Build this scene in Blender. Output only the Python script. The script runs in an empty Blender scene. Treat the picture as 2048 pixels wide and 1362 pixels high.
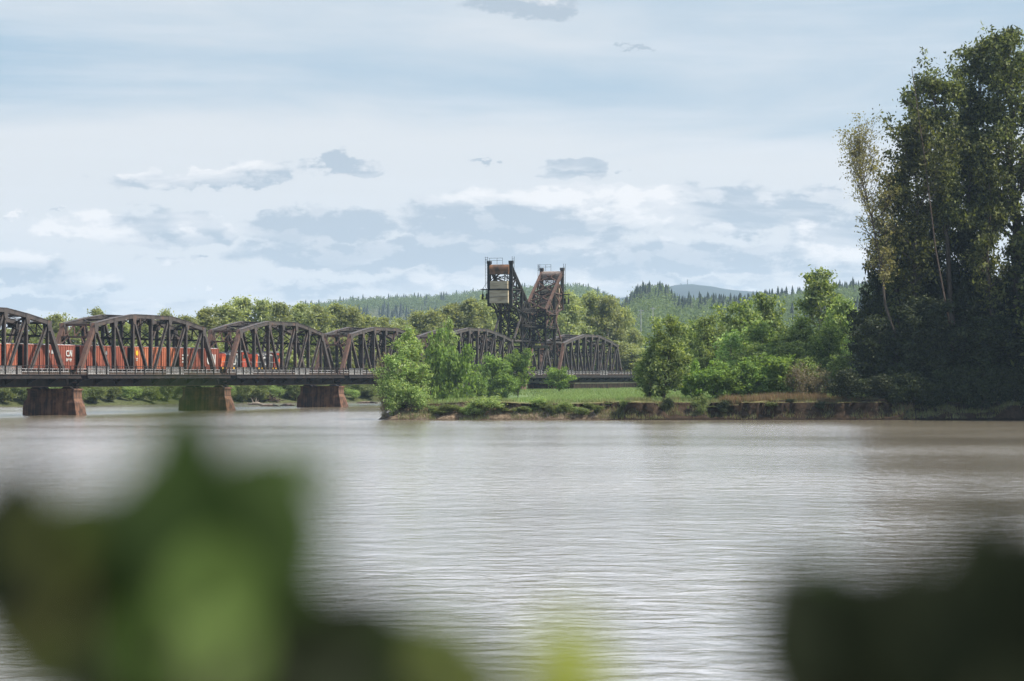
import bpy, math, random
import numpy as np
from mathutils import Vector, Matrix

rnd = random.Random(11)
rng = np.random.default_rng(11)
PI = math.pi
scene = bpy.context.scene
COL = scene.collection
CZ = 6.1                      # camera height above the river
F = 4836.0                    # focal length in photo pixels (85 mm)
HY = 752.0                    # horizon row


def at(x, y, Y):
    """a point Y metres ahead seen in that direction"""
    return Vector(((x - 1024) / F * Y, Y, CZ + (HY - y) / F * Y))


# ------------------------------------------------------------------ helpers
class MB:
    def __init__(s):
        s.v = []
        s.f = []

    def add(s, vs, fs):
        n = len(s.v)
        s.v.extend([tuple(p) for p in vs])
        s.f.extend([tuple(i + n for i in f) for f in fs])

    def box(s, lo, hi):
        x0, y0, z0 = lo
        x1, y1, z1 = hi
        s.add([(x0, y0, z0), (x1, y0, z0), (x1, y1, z0), (x0, y1, z0), (x0, y0, z1), (x1, y0, z1), (x1, y1, z1), (x0, y1, z1)],
              [(0, 3, 2, 1), (4, 5, 6, 7), (0, 1, 5, 4), (1, 2, 6, 5), (2, 3, 7, 6), (3, 0, 4, 7)])

    def beam(s, a, b, w, h, side=None):
        """bar from a to b, w wide along side, h deep across it"""
        a = Vector(a)
        b = Vector(b)
        d = (b - a).normalized()
        sd = Vector(side) if side else Vector((0, 1, 0))
        if abs(d.dot(sd)) > .95:
            sd = Vector((1, 0, 0)) if abs(d.x) < .9 else Vector((0, 0, 1))
        sd = (sd - d * sd.dot(d)).normalized()
        up = d.cross(sd)
        vs = []
        for p in (a, b):
            for i, j in ((-1, -1), (1, -1), (1, 1), (-1, 1)):
                vs.append(p + sd * (i * w / 2) + up * (j * h / 2))
        s.add(vs, [(0, 1, 2, 3), (7, 6, 5, 4), (0, 4, 5, 1), (1, 5, 6, 2), (2, 6, 7, 3), (3, 7, 4, 0)])

    def hbeam(s, a, b, w, h):
        """an open H section: two flanges and a web"""
        a = Vector(a); b = Vector(b)
        d = (b - a).normalized()
        sd = Vector((0, 1, 0))
        if abs(d.dot(sd)) > .95:
            sd = Vector((1, 0, 0))
        sd = (sd - d * sd.dot(d)).normalized()
        up = d.cross(sd)
        t = min(.07, w * .2)
        s.beam(a + sd * (w / 2), b + sd * (w / 2), t, h, sd)
        s.beam(a - sd * (w / 2), b - sd * (w / 2), t, h, sd)
        s.beam(a, b, w - t * 1.1, t, sd)

    def lace(s, a, b, w, h, pitch=1.0, th=.08):
        """four-angle laced member: two channels with zigzag lacing bars"""
        a = Vector(a); b = Vector(b)
        L = (b - a).length
        d = (b - a) / L
        sd = Vector((0, 1, 0))
        if abs(d.dot(sd)) > .95:
            sd = Vector((1, 0, 0))
        sd = (sd - d * sd.dot(d)).normalized()
        up = d.cross(sd)
        for k in (-1, 1):
            s.beam(a + up * (k * h / 2), b + up * (k * h / 2), w, th * 1.6, sd)
        n = max(2, int(L / pitch))
        for i in range(n):
            p = a + d * (L * i / n); q = a + d * (L * (i + 1) / n)
            k = 1 if i % 2 else -1
            for e in (-1, 1):
                s.beam(p + up * (k * h / 2) + sd * (e * w / 2), q - up * (k * h / 2) + sd * (e * w / 2), .03, th, sd)

    def tube(s, pts, rads, n=6, cap=True):
        pts = [Vector(p) for p in pts]
        rings = []
        ref = Vector((0, 0, 1))
        for i, p in enumerate(pts):
            d = (pts[min(i + 1, len(pts) - 1)] - pts[max(i - 1, 0)])
            if d.length < 1e-9:
                d = Vector((0, 0, 1))
            d.normalize()
            r = ref if abs(d.dot(ref)) < .9 else Vector((1, 0, 0))
            a = d.cross(r).normalized()
            b = d.cross(a)
            rings.append([p + (a * math.cos(2 * PI * k / n) + b * math.sin(2 * PI * k / n)) * rads[i] for k in range(n)])
        vs = [q for r in rings for q in r]
        fs = []
        for i in range(len(pts) - 1):
            for k in range(n):
                fs.append((i * n + k, i * n + (k + 1) % n, (i + 1) * n + (k + 1) % n, (i + 1) * n + k))
        if cap:
            fs.append(tuple(range(n - 1, -1, -1)))
            fs.append(tuple((len(pts) - 1) * n + k for k in range(n)))
        s.add(vs, fs)

    def prism(s, poly, axis, a, b):
        """extrude a 2-D polygon along axis between a and b"""
        n = len(poly)

        def mk(p, t):
            if axis == 1:
                return (p[0], t, p[1])
            if axis == 0:
                return (t, p[0], p[1])
            return (p[0], p[1], t)
        vs = [mk(p, a) for p in poly] + [mk(p, b) for p in poly]
        fs = [tuple(range(n)), tuple(range(2 * n - 1, n - 1, -1))]
        for i in range(n):
            j = (i + 1) % n
            fs.append((i, i + n, j + n, j))
        s.add(vs, fs)

    def build(s, name, mat, parent=None, smooth=False):
        me = bpy.data.meshes.new(name)
        me.from_pydata(s.v, [], s.f)
        me.materials.append(mat)
        me.update()
        if smooth:
            me.polygons.foreach_set('use_smooth', [True] * len(me.polygons))
        o = bpy.data.objects.new(name, me)
        COL.objects.link(o)
        if parent:
            o.parent = parent
        return o


def quads_mesh(name, V, mat, nper=4, smooth=False):
    """mesh from an array of n faces, each with nper own vertices"""
    n = len(V) // nper
    me = bpy.data.meshes.new(name)
    me.vertices.add(len(V))
    me.vertices.foreach_set('co', np.ascontiguousarray(V, dtype=np.float32).ravel())
    me.loops.add(n * nper)
    me.loops.foreach_set('vertex_index', np.arange(n * nper, dtype=np.int32))
    me.polygons.add(n)
    me.polygons.foreach_set('loop_start', np.arange(0, n * nper, nper, dtype=np.int32))
    me.polygons.foreach_set('loop_total', np.full(n, nper, dtype=np.int32))
    me.materials.append(mat)
    me.update(calc_edges=True)
    return me


def link(name, me, parent=None):
    o = bpy.data.objects.new(name, me)
    COL.objects.link(o)
    if parent:
        o.parent = parent
    return o


def tag(o, label=None, cat=None, group=None, kind=None):
    if label: o['label'] = label
    if cat: o['category'] = cat
    if group: o['group'] = group
    if kind: o['kind'] = kind
    return o


def empty(name, loc=(0, 0, 0), rz=0.0):
    o = bpy.data.objects.new(name, None)
    o.empty_display_size = .5
    o.location = loc
    o.rotation_euler = (0, 0, rz)
    COL.objects.link(o)
    return o


def copy_tree(o, parent=None):
    c = o.copy()
    COL.objects.link(c)
    c.parent = parent
    for ch in list(o.children):
        copy_tree(ch, c)
    return c


# ---------------------------------------------------------------- materials
def newmat(name):
    m = bpy.data.materials.new(name)
    m.use_nodes = True
    nt = m.node_tree
    nt.nodes.clear()
    out = nt.nodes.new('ShaderNodeOutputMaterial')
    return m, nt, out


def N(nt, typ, **kw):
    n = nt.nodes.new(typ)
    for k, v in kw.items():
        if k == 'ins':
            for a, b in v.items():
                if isinstance(b, bpy.types.NodeSocket):
                    nt.links.new(b, n.inputs[a])
                else:
                    n.inputs[a].default_value = b
        else:
            setattr(n, k, v)
    return n


def c4(c):
    return (c[0], c[1], c[2], 1)


def ramp(nt, fac, stops, interp='LINEAR'):
    r = nt.nodes.new('ShaderNodeValToRGB')
    r.color_ramp.interpolation = interp
    els = r.color_ramp.elements
    while len(els) < len(stops):
        els.new(.5)
    for e, (p, c) in zip(els, stops):
        e.position = p
        e.color = c4(c) if len(c) == 3 else c
    nt.links.new(fac, r.inputs[0])
    return r.outputs[0]


def mapping(nt, scale, coord='Object'):
    tc = N(nt, 'ShaderNodeTexCoord')
    mp = N(nt, 'ShaderNodeMapping', ins={'Vector': tc.outputs[coord], 'Scale': scale})
    return mp.outputs[0]


def mixc(nt, fac, a, b, mode='MIX'):
    n = nt.nodes.new('ShaderNodeMix')
    n.data_type = 'RGBA'
    n.blend_type = mode
    for i, v in ((0, fac), (6, a), (7, b)):
        if isinstance(v, bpy.types.NodeSocket):
            nt.links.new(v, n.inputs[i])
        else:
            n.inputs[i].default_value = v if i == 0 else c4(v)
    return n.outputs[2]


def mat_noise(name, stops, scale=(1, 1, 1), nscale=1.0, detail=6, rough=.8, bump=0.0, spec=.3, coord='Object', metallic=0.0, bdist=.05):
    m, nt, out = newmat(name)
    v = mapping(nt, scale, coord)
    nz = N(nt, 'ShaderNodeTexNoise', ins={'Vector': v, 'Scale': nscale, 'Detail': detail, 'Roughness': .6})
    col = ramp(nt, nz.outputs[0], stops)
    p = N(nt, 'ShaderNodeBsdfPrincipled', ins={'Base Color': col, 'Roughness': rough, 'Specular IOR Level': spec, 'Metallic': metallic})
    if bump:
        b = N(nt, 'ShaderNodeBump', ins={'Height': nz.outputs[0], 'Strength': bump, 'Distance': bdist})
        nt.links.new(b.outputs[0], p.inputs['Normal'])
    nt.links.new(p.outputs[0], out.inputs[0])
    return m


def mat_leaf(name, cols, trans=.35, tcol=None, rough=.6, spec=.25, gain=1.0):
    cols = [tuple(min(.6, v * gain) for v in c) for c in cols]
    """leaf clumps: colour varies leaf by leaf and in broad patches"""
    m, nt, out = newmat(name)
    geo = N(nt, 'ShaderNodeNewGeometry')
    info = N(nt, 'ShaderNodeObjectInfo')
    col = ramp(nt, geo.outputs['Random Per Island'], [(i / (len(cols) - 1), c) for i, c in enumerate(cols)])
    nz = N(nt, 'ShaderNodeTexNoise', ins={'Vector': mapping(nt, (1, 1, 1), 'Object'), 'Scale': .35, 'Detail': 2})
    k = N(nt, 'ShaderNodeMapRange', ins={'Value': nz.outputs[0], 'From Min': .3, 'From Max': .7, 'To Min': .75, 'To Max': 1.25})
    k2 = N(nt, 'ShaderNodeMapRange', ins={'Value': info.outputs['Random'], 'To Min': .82, 'To Max': 1.18})
    kk = N(nt, 'ShaderNodeMath', operation='MULTIPLY', ins={0: k.outputs[0], 1: k2.outputs[0]})
    hs = N(nt, 'ShaderNodeHueSaturation', ins={'Color': col, 'Value': kk.outputs[0], 'Saturation': .9})
    hue = N(nt, 'ShaderNodeMapRange', ins={'Value': info.outputs['Random'], 'To Min': .488, 'To Max': .508})
    nt.links.new(hue.outputs[0], hs.inputs['Hue'])
    p = N(nt, 'ShaderNodeBsdfPrincipled', ins={'Base Color': hs.outputs[0], 'Roughness': rough, 'Specular IOR Level': spec})
    tc = mixc(nt, 1.0, hs.outputs[0], tcol or (1.3, 1.25, .5), 'MULTIPLY')
    t = N(nt, 'ShaderNodeBsdfTranslucent', ins={'Color': tc})
    mx = N(nt, 'ShaderNodeMixShader', ins={0: trans, 1: p.outputs[0], 2: t.outputs[0]})
    nt.links.new(mx.outputs[0], out.inputs[0])
    return m


M = {}
M['steel'] = mat_noise('rusty_steel', [(.3, (.022, .018, .017)), (.46, (.050, .043, .041)), (.56, (.062, .052, .048)), (.68, (.095, .055, .038)), (.8, (.05, .034, .027))], nscale=.9, rough=.75, bump=.15, coord='Object')
M['steel_dark'] = mat_noise('dark_steel', [(.3, (.007, .006, .006)), (.55, (.016, .013, .012)), (.75, (.042, .024, .017))], nscale=.8, rough=.8)
M['steel_red'] = mat_noise('red_rusty_steel', [(.3, (.05, .034, .028)), (.5, (.088, .052, .041)), (.65, (.115, .062, .046)), (.8, (.065, .05, .044))], nscale=1.1, rough=.85)
M['rust_orange'] = mat_noise('orange_rust', [(.35, (.05, .036, .028)), (.5, (.12, .065, .038)), (.7, (.21, .095, .045))], scale=(1, 1, .6), nscale=.8, rough=.9)
M['galv'] = mat_noise('weathered_grey_paint', [(.35, (.20, .19, .18)), (.6, (.38, .38, .38)), (.8, (.25, .17, .12))], nscale=1.6, rough=.6)
M['wood'] = mat_noise('weathered_timber', [(.3, (.10, .075, .06)), (.6, (.24, .19, .165)), (.8, (.30, .25, .22))], scale=(.4, 1, 5), nscale=1.4, rough=.9)
M['concrete'] = mat_noise('stained_concrete', [(.3, (.20, .155, .10)), (.5, (.36, .30, .21)), (.7, (.43, .37, .27))], scale=(.35, .35, 2.2), nscale=1.0, rough=.9, bump=.2)
M['tie'] = mat_noise('tie_timber', [(.3, (.03, .022, .018)), (.7, (.09, .065, .05))], nscale=2, rough=.9)
M['rail'] = mat_noise('rail_steel', [(.3, (.10, .06, .04)), (.7, (.2, .15, .12))], nscale=2, rough=.5, metallic=.5)
M['bark'] = mat_noise('bark', [(.3, (.035, .028, .022)), (.55, (.085, .07, .055)), (.75, (.14, .12, .10))], scale=(3, 3, .6), nscale=1.5, rough=.9, bump=.4)
M['bark_pale'] = mat_noise('pale_bark', [(.3, (.11, .09, .07)), (.6, (.24, .21, .17))], scale=(3, 3, .6), nscale=1.5, rough=.9)
M['drift'] = mat_noise('driftwood', [(.3, (.06, .045, .035)), (.6, (.20, .15, .12))], scale=(3, 3, 1), nscale=1.2, rough=.9)


def mat_pier():
    m, nt, out = newmat('rust_stained_pier')
    v = mapping(nt, (2.2, 2.2, .12))
    n1 = N(nt, 'ShaderNodeTexNoise', ins={'Vector': v, 'Scale': 1.3, 'Detail': 5})
    n2 = N(nt, 'ShaderNodeTexNoise', ins={'Vector': mapping(nt, (1, 1, 1)), 'Scale': .8, 'Detail': 6})
    f = N(nt, 'ShaderNodeMath', operation='ADD', ins={0: n1.outputs[0], 1: n2.outputs[0]})
    f2 = N(nt, 'ShaderNodeMath', operation='MULTIPLY', ins={0: f.outputs[0], 1: .5})
    col = ramp(nt, f2.outputs[0], [(.36, (.022, .013, .009)), (.47, (.065, .031, .018)), (.53, (.115, .055, .031)), (.62, (.155, .080, .045))])
    b = N(nt, 'ShaderNodeBump', ins={'Height': n1.outputs[0], 'Strength': .4, 'Distance': .08})
    p = N(nt, 'ShaderNodeBsdfPrincipled', ins={'Base Color': col, 'Roughness': .9, 'Normal': b.outputs[0]})
    nt.links.new(p.outputs[0], out.inputs[0])
    return m


M['pier'] = mat_pier()


def mat_boxcar(name, base, worn, amount, gcol, seed):
    """oxide paint with fading, rust streaks and painted tags along the foot of the side"""
    m, nt, out = newmat(name)
    tc = N(nt, 'ShaderNodeTexCoord')
    sep = N(nt, 'ShaderNodeSeparateXYZ', ins={0: tc.outputs['Object']})
    n1 = N(nt, 'ShaderNodeTexNoise', ins={'Vector': mapping(nt, (.5, .5, .25)), 'Scale': 1.2, 'Detail': 5})
    col = ramp(nt, n1.outputs[0], [(.35, base), (.65, worn)])
    st = N(nt, 'ShaderNodeTexNoise', ins={'Vector': mapping(nt, (3, 3, .12)), 'Scale': 1.5, 'Detail': 4})
    sf = ramp(nt, st.outputs[0], [(.52, (0, 0, 0)), (.7, (.55, .55, .55))])
    col = mixc(nt, sf, col, (.10, .045, .03))
    off = N(nt, 'ShaderNodeMapping', ins={'Vector': tc.outputs['Object'], 'Location': (seed * 3.7, 0, seed), 'Scale': (.9, .9, 1.1)})
    g = N(nt, 'ShaderNodeTexVoronoi', feature='SMOOTH_F1', ins={'Vector': off.outputs[0], 'Scale': 1.5})
    g2 = N(nt, 'ShaderNodeTexNoise', ins={'Vector': off.outputs[0], 'Scale': .55, 'Detail': 1})
    hz = N(nt, 'ShaderNodeMapRange', ins={'Value': sep.outputs['Z'], 'From Min': 1.9, 'From Max': 3.2, 'To Min': amount, 'To Max': -.25})
    s1 = N(nt, 'ShaderNodeMath', operation='ADD', ins={0: g2.outputs[0], 1: hz.outputs[0]})
    mask = N(nt, 'ShaderNodeMapRange', ins={'Value': s1.outputs[0], 'From Min': .60, 'From Max': .62})
    inner = ramp(nt, g.outputs[0], [(.30, gcol), (.34, (.62, .62, .62)), (.5, (.5, .52, .55)), (.55, (.06, .06, .07))])
    col = mixc(nt, mask.outputs[0], col, inner)
    p = N(nt, 'ShaderNodeBsdfPrincipled', ins={'Base Color': col, 'Roughness': .65, 'Specular IOR Level': .3})
    nt.links.new(p.outputs[0], out.inputs[0])
    return m


def mat_plain(name, c, rough=.5, var=.25):
    return mat_noise(name, [(.3, tuple(x * (1 - var) for x in c)), (.7, tuple(min(1, x * (1 + var)) for x in c))], nscale=.9, rough=rough)


M['white'] = mat_plain('white_paint', (.42, .42, .40), .5, .12)
M['loco_black'] = mat_plain('black_paint', (.035, .034, .034), .5)
M['loco_grey'] = mat_plain('grey_roof_paint', (.16, .155, .15), .6)
M['loco_red'] = mat_plain('red_orange_paint', (.30, .055, .03), .45)
M['loco_orange'] = mat_plain('orange_red_paint', (.55, .12, .035), .45)
M['yellow'] = mat_plain('yellow_paint', (.70, .38, .02), .5)
M['glass'] = mat_plain('dark_glass', (.02, .025, .03), .1)

M['leaf_belt'] = mat_leaf('cottonwood_leaves', [(.10, .125, .045), (.17, .20, .08), (.26, .29, .14), (.16, .19, .075)], .5, gain=1.35)
M['leaf_willow'] = mat_leaf('willow_leaves', [(.055, .10, .024), (.105, .175, .045), (.175, .25, .08), (.26, .32, .15)], .5, gain=1.6)
M['leaf_fresh'] = mat_leaf('fresh_alder_leaves', [(.06, .12, .02), (.11, .19, .035), (.18, .27, .065)], .5, gain=1.35)
M['leaf_mid'] = mat_leaf('alder_leaves', [(.045, .08, .02), (.09, .14, .035), (.155, .21, .06), (.22, .27, .11)], .5, gain=1.35)
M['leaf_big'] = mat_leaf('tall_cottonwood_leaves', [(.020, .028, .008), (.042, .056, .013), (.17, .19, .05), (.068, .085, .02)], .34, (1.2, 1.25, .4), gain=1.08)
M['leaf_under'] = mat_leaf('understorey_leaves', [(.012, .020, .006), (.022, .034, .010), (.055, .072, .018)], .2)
M['leaf_pale'] = mat_leaf('budding_leaves', [(.14, .13, .045), (.21, .20, .07), (.26, .25, .10)], .4)
M['leaf_far'] = mat_leaf('far_wood_leaves', [(.05, .075, .03), (.085, .12, .045), (.12, .155, .065)], .45, gain=1.15)
M['needles'] = mat_leaf('conifer_needles', [(.012, .026, .014), (.022, .042, .020), (.034, .06, .028)], .1)
M['leaf_bank'] = mat_leaf('bank_bush_leaves', [(.07, .10, .03), (.10, .14, .045), (.15, .17, .07)], .5, gain=1.35)
M['leaf_brown'] = mat_leaf('bare_twig_brush', [(.14, .11, .05), (.19, .15, .07), (.22, .19, .09)], .2)
M['shrub_dark'] = mat_leaf('shade_tinted_leaves', [(.013, .017, .009), (.018, .024, .011)], .10, (1.3, 1.3, .5), .7, .15)  # shade on the close shrubs put into a near-black leaf colour
M['shrub_mid'] = mat_leaf('green_leaves', [(.018, .042, .008), (.028, .062, .011), (.042, .082, .015)], .25, (1.3, 1.3, .5), .7, .2)
M['shrub_yellow'] = mat_leaf('yellow_green_leaves', [(.24, .30, .02), (.29, .34, .03)], .55, (1.2, 1.1, .5), .6, .2)
M['shrub_light'] = mat_leaf('sun_tinted_leaves', [(.14, .24, .035), (.17, .28, .05)], .5, (1.1, 1.2, .6), .6, .2)  # sunlight on the bright leaves put into a lighter leaf colour
M['shrub_olive'] = mat_leaf('olive_leaves', [(.10, .12, .02), (.12, .15, .025)], .45, (1.3, 1.2, .5), .6, .2)


def mat_ground():
    m, nt, out = newmat('riverside_ground')
    geo = N(nt, 'ShaderNodeNewGeometry')
    pos = N(nt, 'ShaderNodeSeparateXYZ', ins={0: geo.outputs['Position']})
    nrm = N(nt, 'ShaderNodeSeparateXYZ', ins={0: geo.outputs['True Normal']})
    n1 = N(nt, 'ShaderNodeTexNoise', ins={'Vector': mapping(nt, (1, .35, 1)), 'Scale': .25, 'Detail': 7})
    n2 = N(nt, 'ShaderNodeTexNoise', ins={'Vector': mapping(nt, (1, 1, 1)), 'Scale': 2.2, 'Detail': 5, 'Roughness': .7})
    n3 = N(nt, 'ShaderNodeTexNoise', ins={'Vector': mapping(nt, (1, 1, 1)), 'Scale': .02, 'Detail': 3})
    grass = ramp(nt, n1.outputs[0], [(.3, (.08, .13, .045)), (.5, (.13, .20, .075)), (.62, (.16, .225, .09)), (.75, (.21, .23, .11))])
    gf = ramp(nt, n3.outputs[0], [(.4, (0, 0, 0)), (.6, (.5, .5, .5))])
    grass = mixc(nt, gf, grass, (.08, .12, .04))
    soil = ramp(nt, n2.outputs[0], [(.3, (.045, .03, .02)), (.5, (.13, .095, .065)), (.65, (.24, .19, .14)), (.8, (.12, .13, .05))])
    hz_ = N(nt, 'ShaderNodeTexNoise', ins={'Vector': mapping(nt, (1, 1, 0)), 'Scale': .33, 'Detail': 2})
    hq = N(nt, 'ShaderNodeMath', operation='MULTIPLY_ADD', ins={0: hz_.outputs[0], 1: 3.2, 2: pos.outputs['Z']})
    top_dark = N(nt, 'ShaderNodeMapRange', ins={'Value': hq.outputs[0], 'From Min': 3.25, 'From Max': 3.65})  # soil turns darker in patches towards the bank top
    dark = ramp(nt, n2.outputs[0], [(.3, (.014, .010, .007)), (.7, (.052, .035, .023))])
    soil = mixc(nt, top_dark.outputs[0], soil, dark)
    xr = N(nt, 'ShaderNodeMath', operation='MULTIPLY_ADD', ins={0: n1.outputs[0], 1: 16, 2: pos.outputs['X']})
    rb = N(nt, 'ShaderNodeMapRange', ins={'Value': xr.outputs[0], 'From Min': 18, 'From Max': 22, 'To Min': 0, 'To Max': .97})  # tree shade put into the soil colour on the right-hand bank
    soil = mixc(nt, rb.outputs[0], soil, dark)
    # steep faces are bare soil, low silt near the water too
    f1 = N(nt, 'ShaderNodeMapRange', ins={'Value': nrm.outputs['Z'], 'From Min': .93, 'From Max': .80, 'To Min': 0, 'To Max': 1})
    zz = N(nt, 'ShaderNodeMath', operation='MULTIPLY_ADD', ins={0: n2.outputs[0], 1: .9, 2: pos.outputs['Z']})
    f2 = N(nt, 'ShaderNodeMapRange', ins={'Value': zz.outputs[0], 'From Min': 2.75, 'From Max': 2.35, 'To Min': 0, 'To Max': 1})
    f = N(nt, 'ShaderNodeMath', operation='MAXIMUM', ins={0: f1.outputs[0], 1: f2.outputs[0]})
    near = N(nt, 'ShaderNodeMapRange', ins={'Value': pos.outputs['Y'], 'From Min': 372, 'From Max': 360})
    f = N(nt, 'ShaderNodeMath', operation='MULTIPLY', ins={0: f.outputs[0], 1: near.outputs[0]})
    # wet, darker rim along the waterline
    wet = N(nt, 'ShaderNodeMapRange', ins={'Value': pos.outputs['Z'], 'From Min': .1, 'From Max': .4, 'To Min': .45, 'To Max': 1})
    soil = mixc(nt, 1.0, soil, wet.outputs[0], 'MULTIPLY')
    farb = N(nt, 'ShaderNodeMapRange', ins={'Value': pos.outputs['X'], 'From Min': 5, 'From Max': -15})
    low = N(nt, 'ShaderNodeMapRange', ins={'Value': pos.outputs['Y'], 'From Min': 372, 'From Max': 380})
    fb = N(nt, 'ShaderNodeMath', operation='MULTIPLY', ins={0: farb.outputs[0], 1: low.outputs[0]})
    olive = ramp(nt, n2.outputs[0], [(.35, (.035, .04, .018)), (.6, (.085, .095, .04)), (.8, (.13, .12, .065))])
    grass = mixc(nt, fb.outputs[0], grass, olive)
    rim = N(nt, 'ShaderNodeMapRange', ins={'Value': pos.outputs['Y'], 'From Min': 342, 'From Max': 338})
    rimc = ramp(nt, n2.outputs[0], [(.3, (.05, .055, .022)), (.5, (.11, .11, .045)), (.7, (.19, .14, .08))])
    grass = mixc(nt, rim.outputs[0], grass, rimc)
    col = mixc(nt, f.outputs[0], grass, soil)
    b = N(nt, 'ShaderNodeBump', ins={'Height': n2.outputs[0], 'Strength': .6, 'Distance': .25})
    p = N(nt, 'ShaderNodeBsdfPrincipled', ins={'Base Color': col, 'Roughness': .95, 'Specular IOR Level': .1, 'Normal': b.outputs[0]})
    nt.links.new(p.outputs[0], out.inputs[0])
    return m


def mat_water():
    m, nt, out = newmat('muddy_river_water')
    geo = N(nt, 'ShaderNodeNewGeometry')

    def mp(sc, rot=0.0):
        q = N(nt, 'ShaderNodeMapping', ins={'Vector': geo.outputs['Position'], 'Scale': sc, 'Rotation': (0, 0, rot)})
        return q.outputs[0]
    a = N(nt, 'ShaderNodeTexNoise', ins={'Vector': mp((1.1, 1.5, 1), .3), 'Scale': 1.0, 'Detail': 4, 'Roughness': .5, 'Distortion': 1.2})
    b = N(nt, 'ShaderNodeTexNoise', ins={'Vector': mp((.42, .60, 1), -.25), 'Scale': 1.0, 'Detail': 3, 'Roughness': .45, 'Distortion': .8})
    c = N(nt, 'ShaderNodeTexNoise', ins={'Vector': mp((1.9, 3.2, 1), .5), 'Scale': 1.0, 'Detail': 3})
    patch = N(nt, 'ShaderNodeTexNoise', ins={'Vector': mp((.012, .02, 1), .3), 'Scale': 1.0, 'Detail': 3})
    h1 = N(nt, 'ShaderNodeMath', operation='MULTIPLY_ADD', ins={0: b.outputs[0], 1: 2.6, 2: a.outputs[0]})
    h2 = N(nt, 'ShaderNodeMath', operation='MULTIPLY_ADD', ins={0: c.outputs[0], 1: .10, 2: h1.outputs[0]})
    st = N(nt, 'ShaderNodeMapRange', ins={'Value': patch.outputs[0], 'From Min': .38, 'From Max': .62, 'To Min': .28, 'To Max': 1.0})
    bp = N(nt, 'ShaderNodeBump', ins={'Height': h2.outputs[0], 'Strength': st.outputs[0], 'Distance': .10})
    mud = ramp(nt, patch.outputs[0], [(.35, (.115, .096, .066)), (.65, (.165, .142, .105))])
    p = N(nt, 'ShaderNodeBsdfPrincipled', ins={'Base Color': mud, 'Roughness': .14, 'IOR': 1.75, 'Specular IOR Level': .5, 'Normal': bp.outputs[0]})
    nt.links.new(p.outputs[0], out.inputs[0])
    return m


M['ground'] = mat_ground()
M['water'] = mat_water()
M['mountain'] = mat_noise('forested_mountain', [(.35, (.010, .020, .018)), (.65, (.020, .035, .028))], scale=(.01, .01, .01), nscale=1.0, rough=1, bump=.0)
M['grass'] = mat_leaf('grass_blades', [(.12, .19, .06), (.17, .25, .085), (.23, .28, .12)], .4)
M['dry'] = mat_leaf('dry_grass_blades', [(.19, .11, .06), (.25, .16, .09), (.22, .20, .09)], .3)
M['reed'] = mat_leaf('bank_grass_blades', [(.14, .16, .06), (.20, .19, .09), (.09, .13, .035)], .3)

# -------------------------------------------------------------------- camera
cam = bpy.data.cameras.new('camera')
cam.lens = 85
cam.sensor_width = 36
cam.clip_end = 40000
cam.clip_start = .05
cam.dof.use_dof = True
cam.dof.focus_distance = 420
cam.dof.aperture_fstop = 2.9
co = bpy.data.objects.new('camera', cam)
COL.objects.link(co)
co.location = (0, 0, CZ)
co.rotation_euler = (PI / 2 + math.atan((HY - 681) / F), 0, 0)
scene.camera = co

# --------------------------------------------------------------- sun and sky
SUN_AZ = math.radians(106)       # from +Y towards +X
SUN_EL = math.radians(51)
sun_dir = Vector((math.sin(SUN_AZ) * math.cos(SUN_EL), math.cos(SUN_AZ) * math.cos(SUN_EL), math.sin(SUN_EL)))
sl = bpy.data.lights.new('sun', 'SUN')
sl.energy = 5.0
sl.angle = math.radians(.53)
sl.color = (1.0, .93, .81)
so = bpy.data.objects.new('sun', sl)
COL.objects.link(so)
so.rotation_euler = (-sun_dir).to_track_quat('-Z', 'Y').to_euler()
so.location = (0, 0, 500)

W = bpy.data.worlds.new('World')
scene.world = W
W.use_nodes = True


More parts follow.
